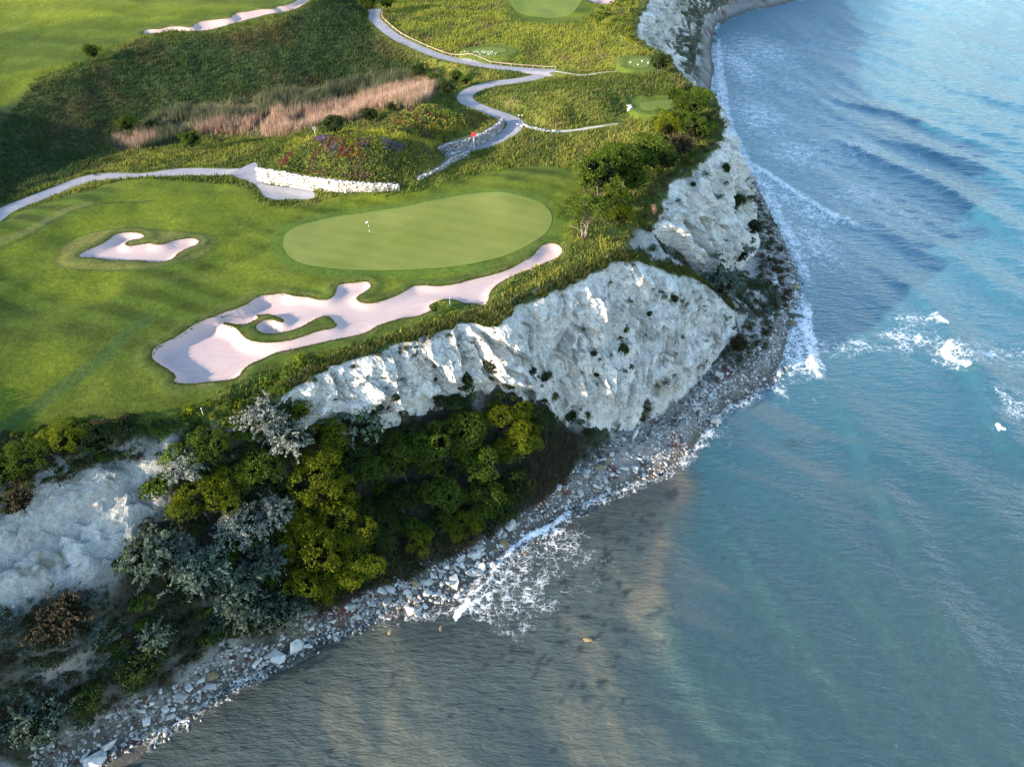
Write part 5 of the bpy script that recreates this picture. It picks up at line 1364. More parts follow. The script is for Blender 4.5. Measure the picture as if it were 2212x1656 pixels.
# the largest shrubs on show are things of their own, the small ones are scrub nobody could count
def project(p):
    x, y, z = p[0], p[1], p[2] - CAMZ
    dep = y * CT - z * ST; v = y * ST + z * CT
    return 1106 + F * x / dep, 828 - F * v / dep, dep
def in_view(p):
    u, v, d = project(p); return -10 < u < 2222 and -10 < v < 1666
LANDMARKS = []                # (px, py, short phrase)
AUTO = []                     # (object, description, px, py)
KW = dict(shrub_green="green", shrub_bright="yellow-green", shrub_dark="dark green", shrub_scrub="dark scrubby", shrub_sage="grey-green", shrub_brown="brown twiggy")
vis = [s_ for s_ in SHRUBS if in_view(s_['p'])]
for s_ in vis: s_['px'], s_['py'], dd = project(s_['p']); s_['size'] = s_['s'][0] / dd
vis.sort(key=lambda q: -q['size'])
for s_ in vis[:295]:
    ms = CROWN[s_['kd']]; o = bpy.data.objects.new("shrub", ms[s_['k'] % len(ms)]); link(o)
    o.location = s_['p']; o.scale = s_['s']; o.rotation_euler = (0, 0, s_['a']); setp(o, None, "shrub", s_['group']); AUTO.append((o, KW[s_['kd']] + " shrub", s_['px'], s_['py']))
def lowpoly(kd, seed):
    if kd in ('shrub_sage', 'shrub_brown'): return crown_spray(seed, 14, 14, .12, .25)
    return crown_blob(seed, 230, 6, .13, .75, .5, .3, .5)
groups_ = {}
for s_ in vis[295:]: groups_.setdefault((s_['stuff'], s_['kd']), []).append(s_)
LP = {kd: lowpoly(kd, 77) for kd in KW}
byl = {}
for (lb, kd), L in groups_.items():
    v, q = LP[kd]; n = len(L); a = np.array([q_['a'] for q_ in L]); S = np.array([q_['s'] for q_ in L]); T = np.array([q_['p'] for q_ in L])
    X = v[None] * S[:, None, :]; c_, s2 = np.cos(a)[:, None], np.sin(a)[:, None]
    W = np.stack([X[..., 0] * c_ - X[..., 1] * s2, X[..., 0] * s2 + X[..., 1] * c_, X[..., 2]], -1) + T[:, None]
    byl.setdefault(kd, []).append((W.reshape(-1, 3), (q[None] + (np.arange(n) * len(v))[:, None, None]).reshape(-1, 4)))
for kd, L in byl.items():
    v, q = merge(L); me = np_mesh("low_scrub", v, q, False); o = add_obj("low_scrub", me, CROWN[kd][0].materials[0]); setp(o, KW[kd] + " small scrub scattered over rims, faces and slopes", None, None, "stuff")

# ------------------------------------------------------------------ grass, reeds and flowers (nobody could count them)
def tufts(name, x, y, z, h, w, cols, lean, blades, label, r, mat=None):
    n = len(x); V = np.zeros((n, blades, 3, 3), dtype=np.float32)
    a0 = r.random((n, blades)) * 6.28; hh = h[:, None] * (.6 + .7 * r.random((n, blades)))
    bx = x[:, None] + r.normal(size=(n, blades)) * w[:, None] * .9; by = y[:, None] + r.normal(size=(n, blades)) * w[:, None] * .9
    ca, sa = np.cos(a0), np.sin(a0); ww = w[:, None] * (.6 + .6 * r.random((n, blades)))
    V[:, :, 0, 0] = bx - ca * ww; V[:, :, 0, 1] = by - sa * ww; V[:, :, 1, 0] = bx + ca * ww; V[:, :, 1, 1] = by + sa * ww
    V[:, :, 0, 2] = V[:, :, 1, 2] = z[:, None] - .08
    la = r.random((n, blades)) * 6.28; ll = hh * lean * r.random((n, blades))
    V[:, :, 2, 0] = bx + np.cos(la) * ll + hh * .12; V[:, :, 2, 1] = by + np.sin(la) * ll; V[:, :, 2, 2] = z[:, None] + hh
    cc = np.repeat(cols, blades * 3, axis=0) * (np.repeat(.86 + .28 * r.random(n * blades), 3)[:, None])
    me = np_mesh(name, V.reshape(-1, 3), np.arange(n * blades * 3).reshape(-1, 3), False, np.clip(cc, .004, .95))
    o = add_obj(name, me, mat or M_tuft); setp(o, label, None, None, "stuff"); return o
def colat(x, y): return np.stack([bil(col[..., k], x, y) for k in range(3)], -1)
R2 = np.random.default_rng(99)
# rough grass over everything unmown on the plateau and hillsides
n = 275000
x = -100 + 165 * R2.random(n); y = 58 + 205 * R2.random(n) ** 1.15
keep = (np.abs(x) < y * .86 + 14)
x = x[keep]; y = y[keep]
fl = bil(flat, x, y); sw = bil(seaward, x, y); z = bil(H, x, y); pd = np.full(x.shape, 99.0)
for pl, w, _ in PATHS: pd = np.minimum(pd, dist_poly(x, y, resample(pl, 3))[0] - w)
lotd = sdf(x, y, lot, 3); bi = bil(ind, x, y); ic = bil(incliff.astype(float), x, y); gr = sdf(x, y, green_poly, 3)
tz_ = np.full(x.shape, -9.0)
keep = (R2.random(len(x)) > fl * 1.02) & (sw < .3) & (bil(teem, x, y) < .4) & (pd > .35) & (lotd < -.2) & (bi < -.15) & (ic < .1) & (z > 2)
x, y, z = x[keep], y[keep], z[keep]
cc = colat(x, y) * (1.4 + .22 * fbm(x / 3, y / 3, None, 3, 400)[:, None])
hh = .28 + .35 * R2.random(len(x)) + .25 * smooth01(fbm(x / 6, y / 6, None, 3, 401) * 2)
tufts("rough_grass", x, y, z, hh, .10 + .05 * R2.random(len(x)), cc, .7, 2, "long unmown grass over the roughs, hillside and mounds", R2)
# the grassy lip of both cliffs
for VV, zz, sd_ in ((FB_V, 0, 1), (FC_V, 0, 2)):
    rr = np.random.default_rng(sd_ + 60); nn = 14000 if sd_ == 1 else 9000
    j = 4.6 * rr.random(nn) ** 1.3; i = rr.random(nn) * (VV.shape[1] - 2); j0 = j.astype(int); i0 = i.astype(int); fj = (j - j0)[:, None]; fi = (i - i0)[:, None]
    p_ = (VV[j0, i0] * (1 - fi) + VV[j0, i0 + 1] * fi) * (1 - fj) + (VV[j0 + 1, i0] * (1 - fi) + VV[j0 + 1, i0 + 1] * fi) * fj
    k = (vnoise(p_[:, 0] / 1.3, p_[:, 1] / 1.3, None, 61) > j * .35 - 1.1) & (p_[:, 1] < 240); p_ = p_[k]
    cb = np.array([.075, .090, .028])[None] * (.7 + .7 * rr.random(len(p_)))[:, None] + np.array([.02, .008, .0])[None] * (rr.random(len(p_)) > .6)[:, None]
    tufts("rim_grass", p_[:, 0], p_[:, 1], p_[:, 2], .3 + .45 * rr.random(len(p_)), np.full(len(p_), .1), cb, .9, 2, "grass spilling over the rim of the " + ("broad" if sd_ == 1 else "tall") + " chalk cliff", rr)
# grass and weeds on the seaward slopes
n = 110000
x = -75 + 135 * R2.random(n); y = 38 + 100 * R2.random(n); z = bil(H, x, y); sw = bil(seaward, x, y); ic = bil(incliff.astype(float), x, y)
cg = colat(x, y); dk = cg.mean(1)
keep = (sw > .4) & (z > 1.8) & (ic < .1) & (R2.random(n) < np.clip((.30 - dk) / .2, 0.02, 1)) & (bil(wslope, x, y) < .5)
x, y, z, cg = x[keep], y[keep], z[keep], cg[keep]
tufts("slope_weeds", x, y, z, .35 + .45 * R2.random(len(x)), .09 + .05 * R2.random(len(x)), np.clip(cg, .02, .09) * 1.1 + np.array([.012, .014, .0]), .8, 2, "dry grass and weeds on the slopes between cliff and shore", R2)
# ragged grass lip round the sand
fx = []; 
for pl in (main_bunker, left_bunker, island):
    L_ = resample(np.vstack([pl, pl[:1]]), .09); t_ = np.gradient(L_[:, :2], axis=0); t_ /= np.linalg.norm(t_, axis=1)[:, None] + 1e-9
    o_ = (R2.random(len(L_)) * .45 - .08)[:, None]; a_ = L_[:, :2] + np.stack([t_[:, 1], -t_[:, 0]], 1) * o_; b_ = L_[:, :2] - np.stack([t_[:, 1], -t_[:, 0]], 1) * o_
    sa = bil(ind, a_[:, 0], a_[:, 1]) < bil(ind, b_[:, 0], b_[:, 1]); fx.append(np.where(sa[:, None], a_, b_))
fx = np.concatenate(fx)
tufts("bunker_lip_grass", fx[:, 0], fx[:, 1], sand_z(fx[:, 0], fx[:, 1]), .12 + .16 * R2.random(len(fx)), np.full(len(fx), .06), np.array([.075, .092, .02])[None] * (.6 + .9 * R2.random(len(fx)))[:, None], .8, 2, "ragged grass hanging over the bunker edges", R2)
# dry cane between the wood and the beach
w_ = wpoly([(1130, 960), (1200, 930), (1250, 960), (1240, 1010), (1190, 1070), (1110, 1110), (1020, 1160), (960, 1200), (880, 1235), (800, 1270), (820, 1230), (950, 1140), (1060, 1090), (1130, 1030)], 3)
x = w_[:, 0].min() + np.ptp(w_[:, 0]) * R2.random(26000); y = w_[:, 1].min() + np.ptp(w_[:, 1]) * R2.random(26000); k = inside(x, y, w_); x = x[k]; y = y[k]
cb = np.array([.082, .074, .052])[None] * (.6 + .8 * R2.random(len(x)))[:, None]
tufts("dry_cane", x, y, bil(H, x, y), .8 + 1.0 * R2.random(len(x)), np.full(len(x), .035), cb, .55, 2, "dry brown cane between the wood and the shingle", R2)
# reeds
rw = wpoly(reedp, 3); n = 60000
x = rw[:, 0].min() + np.ptp(rw[:, 0]) * R2.random(n); y = rw[:, 1].min() + np.ptp(rw[:, 1]) * R2.random(n); k = inside(x, y, rw) & (fbm(x / 4, y / 4, None, 3, 412) > -.28 + .3 * R2.random(n)); x = x[k]; y = y[k]
rp = fbm(x / 9, y / 5, None, 3, 410)
ds_ = sdf(x, y, wpoly([(440, 305), (420, 285), (560, 262), (700, 235), (820, 205), (900, 180), (945, 175), (940, 205), (900, 232), (820, 240), (740, 268), (640, 288), (520, 292)], 3), 6)
pk = smooth01(ds_ / 2.5 + .5 + rp * .8); pk = np.maximum(pk, smooth01(sdf(x, y, wpoly([(235, 300), (250, 318), (300, 325), (345, 305), (300, 295)], 2), 4) / 2 + .3))
cr_ = np.array([.40, .275, .20])[None] * pk[:, None] + np.array([.125, .135, .075])[None] * (1 - pk[:, None])
cr_ *= (.7 + .6 * R2.random(len(x)))[:, None]
tufts("reeds", x, y, bil(H, x, y), 1.2 + 1.2 * R2.random(len(x)) + .9 * np.clip(fbm(x / 6, y / 6, None, 3, 413), -.8, 1), np.full(len(x), .05), cr_, .28, 3, "tall dry reeds, pinkish tan in front and grey green behind", R2)
# meadow flowers
def flowers(name, px_poly, n, pal, size, h, label, seed, thr=0.0, sc=1.6):
    r = np.random.default_rng(seed); w = wpoly(px_poly, 2.0); x = w[:, 0].min() + np.ptp(w[:, 0]) * r.random(n * 3); y = w[:, 1].min() + np.ptp(w[:, 1]) * r.random(n * 3)
    k = inside(x, y, w) & (vnoise(x / sc, y / sc, None, seed) > thr); x = x[k][:n]; y = y[k][:n]
    c = np.array(pal)[(np.clip((fbm(x / (sc * 2.2), y / (sc * 2.2), None, 2, seed + 1) * .9 + .5) * len(pal), 0, len(pal) - 1)).astype(int)]
    p = np.column_stack([x, y, bil(H, x, y) + h * (.5 + .6 * r.random(len(x)))])
    nrm = dirs(len(x), r); nrm[:, 2] = np.abs(nrm[:, 2]) + .3; nrm[:, 1] -= .3; nrm /= np.linalg.norm(nrm, axis=1)[:, None]
    v, q = leaf_quads(p, nrm, size, r, .8)
    o = add_obj(name, np_mesh(name, v, q, False, np.repeat(c * (.7 + .6 * r.random(len(x)))[:, None], 4, axis=0)), M_tuft); setp(o, label, None, None, "stuff")
flowers("yellow_wildflowers", [(1050, 655), (1080, 610), (1140, 575), (1200, 545), (1225, 520), (1260, 530), (1330, 520), (1330, 550), (1250, 580), (1180, 618), (1108, 645)], 800, [(.62, .52, .02), (.55, .50, .03), (.5, .5, .3)], .10, .4, "yellow and white flowers on the rim right of the long bunker", 501, .25, 1.1)
flowers("yellow_wildflowers", [(700, 775), (830, 730), (920, 690), (930, 655), (1000, 650), (1045, 665), (1000, 680), (940, 700), (850, 728), (780, 752)], 600, [(.62, .52, .02), (.45, .42, .03)], .11, .4, "yellow flowers in the grass strip under the long bunker", 502, .35, 1.3)
flowers("white_wildflowers", [(1250, 520), (1300, 500), (1390, 430), (1420, 400), (1435, 420), (1400, 470), (1340, 500)], 500, [(.6, .6, .45), (.6, .55, .1)], .06, .35, "tiny pale flowers on the sunlit rim beside the copse", 503, -.2)
flowers("white_wildflowers", [(100, 1060), (200, 1015), (330, 945), (350, 960), (250, 1010), (120, 1080)], 500, [(.55, .6, .55)], .07, .4, "white flowers under the left rim hedge", 504, .0)
flowers("bunker_side_flowers", [(990, 118), (1010, 112), (1065, 112), (1072, 124), (1030, 128)], 260, [(.6, .6, .5)], .12, .2, "white flowers in front of the tee by the railed path", 505, -.5)
mA = [(585, 358), (640, 320), (700, 298), (800, 298), (900, 312), (960, 330), (940, 350), (880, 372), (840, 395), (770, 396), (700, 385), (620, 372)]
mB = [(800, 280), (870, 245), (930, 232), (1010, 240), (1060, 258), (1050, 272), (1000, 290), (950, 305), (880, 292)]
flowers("mound_plants", mA, 9000, [(.10, .13, .03), (.13, .09, .05), (.16, .17, .04), (.07, .10, .03), (.12, .14, .03)], .21, .6, "leafy perennials covering the front mound above the white wall", 510, -1.1)
flowers("mound_plants", mB, 7000, [(.12, .15, .03), (.10, .06, .04), (.2, .2, .04), (.08, .11, .03), (.16, .13, .04)], .21, .6, "leafy perennials covering the rear mound beside the winding path", 511, -1.1)
flowers("purple_flowers", [(660, 312), (720, 304), (830, 308), (880, 322), (860, 335), (780, 330), (700, 328)], 4200, [(.13, .04, .16), (.08, .05, .23), (.16, .04, .08), (.07, .05, .18)], .15, .75, "purple flower band across the front mound", 512, -.25, 2.2)
flowers("red_flowers", [(605, 348), (640, 328), (720, 318), (800, 330), (800, 350), (720, 350), (640, 362), (605, 366)], 1500, [(.28, .03, .02), (.24, .08, .03), (.2, .03, .06)], .11, .7, "red flowers among the plants of the front mound", 513, .15, 1.7)
flowers("red_flowers", [(850, 262), (900, 250), (960, 262), (940, 280), (880, 285)], 800, [(.24, .02, .03), (.18, .04, .03)], .11, .7, "red flowers on the rear mound", 514, .2, 1.5)
flowers("yellow_flowers", [(900, 290), (930, 275), (990, 262), (1010, 275), (980, 292), (930, 304)], 1300, [(.38, .33, .01), (.28, .27, .02), (.18, .2, .03)], .12, .7, "yellow broom flowers at the foot of the rear mound", 515, .0, 1.6)
# ------------------------------------------------------------------ stones, walls, small things
from mathutils import Vector as _V
import bmesh
def rock_mesh(seed, n=13, sq=(1, .8, .6), boxy=.5):
    r = np.random.default_rng(seed); bm = bmesh.new()
    for d in dirs(n, r):
        d = np.sign(d) * np.abs(d) ** (1 - boxy * .6); d /= max(np.abs(d).max(), .001) ** boxy
        bm.verts.new(tuple(d * np.array(sq) * (.8 + .35 * r.random())))
    res = bmesh.ops.convex_hull(bm, input=bm.verts)
    bmesh.ops.delete(bm, geom=[v for v in bm.verts if not v.link_faces], context='VERTS')
    me = bpy.data.meshes.new("rock"); bm.to_mesh(me); bm.free(); return me
M_stone = plain_material("limestone", (.42, .42, .405), .9, .15, .30, 2.5)
M_warm = plain_material("warm_limestone", (.23, .18, .10), .9, .15, .25, 2.5)
M_dark = plain_material("wet_dark_rock", (.045, .05, .045), .5, .4, .3, 3)
M_red = plain_material("reddish_rock", (.36, .16, .10), .9, .15, .3, 2)
M_wall = plain_material("white_wall_stone", (.50, .45, .39), .9, .1, .16, 3)
M_wallg = plain_material("grey_wall_stone", (.34, .31, .30), .9, .1, .3, 3)
M_corem = plain_material("wall_earth", (.12, .10, .08))
def rocks_set(mat, seeds, sq, name):
    L = []
    for s in seeds:
        me = rock_mesh(s, 14, sq); me.name = name; me.materials.append(mat); L.append(me)
    return L
RK = rocks_set(M_stone, range(600, 606), (1, .75, .5), "limestone"); RS = rocks_set(M_stone, range(610, 614), (1, .5, .22), "slab")
RW = rocks_set(M_warm, range(620, 623), (1, .8, .55), "warm"); RD = rocks_set(M_dark, range(630, 633), (1, .75, .4), "dark")
def place_rock(x, y, z, s, me, label, group=None, name="boulder", r=R2, tilt=.3, cat="boulder", sc=(1, 1, 1)):
    o = bpy.data.objects.new(name, me); link(o); o.location = (x, y, z); o.scale = (s * sc[0], s * sc[1], s * sc[2])
    o.rotation_euler = (r.normal() * tilt, r.normal() * tilt, r.random() * 6.28); setp(o, label, cat, group); return o
R3 = np.random.default_rng(314)
NAMED = [((500, 1398, 30), 'slab', "long pale leaning slab at the shingle edge below the grey-green tree"), ((478, 1385, 18), 'rock', "upright white boulder against the grey-green tree by the shore"),
         ((405, 1482, 30), 'slab', "biggest pale slab lying in the bottom left stones"), ((318, 1555, 24), 'rock', "broad grey boulder at the left start of the stony beach"),
         ((355, 1528, 20), 'rock', "angular pale boulder next to the broad grey one"), ((560, 1440, 22), 'slab', "flat slab half in the water below the long leaning slab"),
         ((758, 1308, 20), 'rock', "big pale boulder on the shingle below the yellow-green trees"), ((940, 1243, 16), 'slab', "oblong pink-lit stone at the edge of the dry cane"),
         ((1208, 1052, 18), 'rock', "white boulder beside the bush at the right end of the wood"), ((1225, 1108, 12), 'rock', "pale block close to the wash below the white boulder"),
         ((965, 1305, 12), 'warm', "rusty round boulder in the wash left of the breaking wave"), ((950, 1355, 14), 'warm', "brown rock standing in the shallow water left of the breaking wave"),
         ((840, 1362, 16), 'warm', "yellowish submerged rock left of the brown rock"), ((1268, 1380, 15), 'warm', "lone ochre rock awash far out in the murky shallows"),
         ((1412, 1018, 10), 'warm', "orange-brown boulder pair at the water below the buttress"), ((1390, 1000, 20), 'dark', "dark wet rock beside the orange-brown boulder"),
         ((1363, 985, 18), 'rock', "large pale boulder on the shingle below the buttress"), ((1345, 948, 15), 'rock', "pale boulder close to the foot of the buttress"),
         ((1398, 862, 9), 'rock', "single white rock at the foot of the strata"), ((1420, 895, 9), 'rock', "grey boulder on the shingle under the strata"),
         ((1672, 610, 16), 'rock', "white block on the shingle below the gully"), ((1715, 550, 14), 'slab', "pale slab on the narrow beach under the tall cliff"),
         ((1665, 828, 12), 'dark', "black rock standing in the surf at the corner"), ((1560, 858, 12), 'dark', "dark rock in the wash right of the shingle tip"), ((1588, 868, 16), 'dark', "flat dark rock just outside the wash"),
         ((1507, 893, 12), 'dark', "dark rock at the edge of the stony shore"), ((1640, 815, 9), 'dark', "small black rock close inshore at the corner"),
         ((1666, 474, 8), 'dark', "dark rock in the surf under the tall cliff"), ((1545, 73, 7), 'dark', "dark speck of rock on the far beach"),
         ((450, 1500, 18), 'slab', "narrow driftwood-like slab in the shallow water"), ((345, 1490, 15), 'rock', "pale stone on the red-brown weed at the left"),
         ((1300, 1048, 12), 'rock', "grey-white block beside the weed on the right shingle"), ((1132, 1195, 12), 'warm', "warm-lit stone at the root of the breaking wave")]
for (px, py, w), kd, lb in NAMED:
    p, t = hit(px, py, 0.1); s = w / 2 * t / F * 1.08
    ms = {'slab': RS, 'rock': RK, 'warm': RW, 'dark': RD}[kd]
    wet = kd == 'warm' and p[2] < .3
    place_rock(p[0], p[1], -.02 if wet else max(p[2], -.1) + s * .12, s, ms[R3.integers(len(ms))], lb, r=R3, tilt=.12, sc=(1.2, .8, .5) if wet else (1, 1, 1))
lg = np.array([P(1688, 672, 1.0), P(1712, 682, .6), P(1730, 686, .3)])
o = place_rock(*P(1708, 679, .5), 2.6, RD[0], "long dark rock slab jutting from the beach into the surf", sc=(1, .3, .25), tilt=0); o.rotation_euler = (0, 0, math.atan2(lg[2][1] - lg[0][1], lg[2][0] - lg[0][0]))
p, t = hit(1410, 462); o = place_rock(p[0], p[1], p[2] + .6, .95, rocks_set(M_red, [650], (.55, .5, 1), "pinnacle")[0], "reddish capped chalk pinnacle standing on the cliff edge", name="pinnacle", cat="rock", tilt=.08)
# shore stones: points along the beach band
def band_pts(n, r, i0, i1, off, spread):
    L = resample(SHORE[i0:i1], .5); t = np.gradient(L[:, :2], axis=0); t /= np.linalg.norm(t, axis=1)[:, None]
    i = r.integers(0, len(L), n); d = off + spread * r.normal(size=n)
    d = np.where(d > 7.5, r.random(n) * 6, d); d = np.where(d < -2.2, r.random(n) * 4, d)
    x = L[i, 0] - t[i, 1] * d; y = L[i, 1] + t[i, 0] * d
    return x, y, bil(H, x, y)
x, y, z = band_pts(1400, R3, 3, 28, 2.2, 2.0)
ok = (z > -.35) & (z < 2.6) & (y < 150) & (bil(vegb, x, y) < .4)
clump = fbm(x / 5, y / 5, None, 2, 700) + .35 * (x < 0)
x, y, z, cl = x[ok], y[ok], z[ok], clump[ok]
order = np.argsort(-(cl + R3.random(len(x)) * .6))[:285]
secs = [(-1e9, -22, "pale limestone boulder among the stones of the bottom left shore", "boulders of the bottom left shore"), (-22, 3, "pale boulder on the shore below the wood", "boulders below the wood"),
        (3, 26, "pale boulder on the shingle below the broad chalk cliff", "boulders below the broad cliff"), (26, 1e9, "pale boulder on the beach at the corner and under the tall cliff", "boulders under the tall cliff")]
for i in order:
    s = .22 + .75 * R3.random() ** 2.6 + ((.05 + .35 * R3.random() ** 3) if x[i] < -12 else 0)
    ms = RS if R3.random() < .25 else (RW if R3.random() < .15 else RK)
    for a, b, lb, gp in secs:
        if a <= x[i] < b:
            o = place_rock(x[i], y[i], max(z[i], 0) + s * .15, s, ms[R3.integers(len(ms))], lb, gp, r=R3); q_ = project(o.location)
            AUTO.append((o, ("large " if s > .62 else "small " if s < .34 else "") + ("flat slab" if ms is RS else "warm-toned boulder" if ms is RW else "pale boulder"), q_[0], q_[1]))
def stone_field(name, x, y, z, s, label, seed, tint):
    r = np.random.default_rng(seed); base = []
    for k in range(5):
        me = rock_mesh(800 + k, 9, (1, .8, .55)); v = np.zeros(len(me.vertices) * 3); me.vertices.foreach_get("co", v); v = v.reshape(-1, 3)
        f = np.array([list(p.vertices) for p in me.polygons]); base.append((v, f)); bpy.data.meshes.remove(me)
    Vs = []; Fs = []; Cs = []; o = 0; kind = r.integers(0, 5, len(x))
    for k in range(5):
        m = kind == k; v, f = base[k]; n = m.sum()
        if not n: continue
        a = r.random(n) * 6.28; ca, sa = np.cos(a), np.sin(a)
        X = v[None, :, 0] * ca[:, None] - v[None, :, 1] * sa[:, None]; Y = v[None, :, 0] * sa[:, None] + v[None, :, 1] * ca[:, None]; Z = v[None, :, 2].repeat(n, 0) * (.6 + .6 * r.random(n))[:, None]
        S = s[m][:, None]; W = np.stack([X * S + x[m][:, None], Y * S + y[m][:, None], Z * S + z[m][:, None] + S * .1], -1)
        Vs.append(W.reshape(-1, 3)); Fs.append((f[None] + (np.arange(n) * len(v))[:, None, None]).reshape(-1, 3) + o); o += n * len(v)
        c = np.array(tint)[r.integers(0, len(tint), n)] * (.65 + .6 * r.random(n))[:, None]; Cs.append(np.repeat(c, len(v), axis=0))
    ob = add_obj(name, np_mesh(name, np.concatenate(Vs), np.concatenate(Fs), False, np.concatenate(Cs)), M_pebble); setp(ob, label, None, None, "stuff")
M_pebble = attr_mat("pebbles", ((3.0, .15),), .02, 6.0)
x, y, z = band_pts(19000, R3, 2, 34, 2.4, 2.6)
ok = (z > -.3) & (z < 3.2) & (y < 330) & ((bil(vegb, x, y) < .5) | (R3.random(len(x)) < .08)) & (fbm(x / 2.5, y / 2.5, None, 3, 710) > -.32); x, y, z = x[ok], y[ok], z[ok]
stone_field("beach_stones", x, y, np.maximum(z, -.05), .08 + .30 * R3.random(len(x)) ** 2.0, "small stones and shingle covering the beach", 701,
            [(.5, .5, .48), (.40, .40, .40), (.5, .48, .45), (.26, .23, .20), (.12, .11, .10), (.10, .09, .08), (.3, .28, .25)])
xa, ya, za = band_pts(15000, R3, 2, 12, 4.6, 2.6)
ok = (za > -.2) & (za < 4.5) & (xa < -2) & (bil(vegb, xa, ya) < .5) & (fbm(xa / 2.5, ya / 2.5, None, 3, 711) > -.3)
stone_field("beach_stones", xa[ok], ya[ok], za[ok], .08 + .34 * R3.random(ok.sum()) ** 2.0, "angular pale stones piled along the bottom left shore", 703, [(.42, .43, .43), (.36, .36, .36), (.28, .28, .27), (.16, .15, .13), (.10, .055, .045)])
n = 4000; x = R3.random(n) * 110 - 50; y = 40 + R3.random(n) * 100; z = bil(H, x, y); ok = (z > 2.5) & (z < 16) & (bil(seaward, x, y) > .9) & (bil(incliff.astype(float), x, y) < .1) & (bil(col[..., 0], x, y) > .22)
stone_field("chalk_rubble", x[ok], y[ok], z[ok], .06 + .2 * R3.random(ok.sum()) ** 2.5, "chalk rubble fallen on the talus and bare slopes", 702, [(.62, .62, .6), (.55, .55, .53)])

# dry stone walls
WST = [rock_mesh(900 + k, 12, (.62, .5, .42), .7) for k in range(6)]
def wall(foot_px, heights, label, mat, sz=.5, cap=300, seed=1):
    r = np.random.default_rng(seed); L = np.array([hit(x, y)[0] for x, y in foot_px])
    hts = np.array(heights, float); A = np.column_stack([L, hts]); A = resample(A, sz * .92)
    t = np.gradient(A[:, :2], axis=0); t /= np.linalg.norm(t, axis=1)[:, None]; nrm = np.stack([t[:, 1], -t[:, 0]], 1)
    e = bpy.data.objects.new("stone_wall", None); link(e); e.location = tuple(A[len(A) // 2, :3]); setp(e, label, "wall"); e.empty_display_size = .3
    base = np.array(e.location); V = []
    for i in range(len(A)):
        for dn, dz in ((.05, -.3), (-.12, 1.0), (-.9, 1.0), (-1.0, -.3)):
            V.append([A[i, 0] + nrm[i, 0] * dn - base[0], A[i, 1] + nrm[i, 1] * dn - base[1], A[i, 2] + (A[i, 3] * dz if dz > 0 else dz) - base[2] - (.12 if dz > 0 else 0)])
    k = len(A); Qd = [[i * 4 + a, (i + 1) * 4 + a, (i + 1) * 4 + (a + 1) % 4, i * 4 + (a + 1) % 4] for i in range(k - 1) for a in range(3)]
    add_obj("wall_core", np_mesh("wall_core", np.array(V), np.array(Qd), False), M_corem, e)
    spots = []
    for i in range(k):
        rows = max(1, int(round(A[i, 3] / (sz * .68))))
        for c in range(rows):
            hh = (c + .45) * A[i, 3] / rows; j = min(i + 1, k - 1); f = (c % 2) * .5
            p = A[i, :3] * (1 - f) + A[j, :3] * f
            spots.append((p[0] + nrm[i, 0] * (.12 - .12 * hh), p[1] + nrm[i, 1] * (.12 - .12 * hh), p[2] + hh, i))
    r.shuffle(spots); 
    mm = []
    for b in WST:
        me = b.copy(); me.name = "stone"; me.materials.append(mat); mm.append(me)
    for s in spots[:cap]:
        o = bpy.data.objects.new("stone", mm[r.integers(6)]); link(o, e); i = int(s[3])
        o.location = (s[0] - base[0] + r.normal() * .03, s[1] - base[1] + r.normal() * .03, s[2] - base[2] + r.normal() * .03)
        a = math.atan2(t[i, 1], t[i, 0]); k_ = sz * (.82 + .4 * r.random()); o.scale = (k_ * (1 + .2 * r.random()), k_, k_ * .9); o.rotation_euler = (r.normal() * .15, r.normal() * .15, a + r.normal() * .25)
    if len(spots) > cap:
        Vs = []; Fs = []; off = 0
        for s in spots[cap:]:
            me = WST[r.integers(6)]; v = np.array([vv.co[:] for vv in me.vertices]) * sz * (.85 + .3 * r.random()); f = np.array([list(p.vertices) for p in me.polygons])
            a = math.atan2(t[int(s[3]), 1], t[int(s[3]), 0]); R = np.array([[math.cos(a), -math.sin(a), 0], [math.sin(a), math.cos(a), 0], [0, 0, 1]])
            Vs.append(v @ R.T + np.array(s[:3]) - base); Fs.append(f + off); off += len(v)
        o = add_obj("stones", np_mesh("stones", np.concatenate(Vs), np.concatenate(Fs), False), mat, e); o["kind"] = "stuff"
wall([(559, 388), (575, 395), (620, 402), (680, 411), (740, 415), (800, 415), (858, 410)], [2.0, 2.3, 2.3, 2.1, 1.9, 1.5, 1.0], "long bright white stone wall holding up the front flower mound", M_wall, .56, 300, 3)
wall([(950, 331), (985, 329), (1020, 319), (1055, 303), (1080, 284), (1086, 268)], [1.4, 1.9, 1.9, 1.9, 1.7, 1.2], "curved grey stone wall between the rear mound and the winding path", M_wallg, .52, 260, 4)
wall([(905, 388), (930, 378), (950, 368), (975, 352), (1000, 342), (1012, 334)], [.5, .6, .6, .9, 1.0, .6], "low broken stone wall stepping down to the front mound", M_wallg, .45, 200, 5)
for i, (px, py) in enumerate([(1122, 270), (1128, 274), (1134, 272), (1141, 276), (1149, 275), (1156, 279), (1165, 281), (1175, 283), (1185, 285), (1196, 286)]):
    p, t = hit(px, py); o = place_rock(p[0], p[1], p[2] + .1, .45 + .2 * R3.random(), RK[i % 6], "x", "edging rocks of the trail", r=R3); AUTO.append((o, "pale edging rock", px, py))
for i, (px, py) in enumerate([(1357, 238), (1361, 235), (1358, 231)]):
    p, t = hit(px, py); place_rock(p[0], p[1], p[2] + .2, .5, RK[i % 6], ("lowest", "highest", "middle")[i] + " white rock heaped at the left corner of the large tee box", "rocks by the large tee box", r=R3)
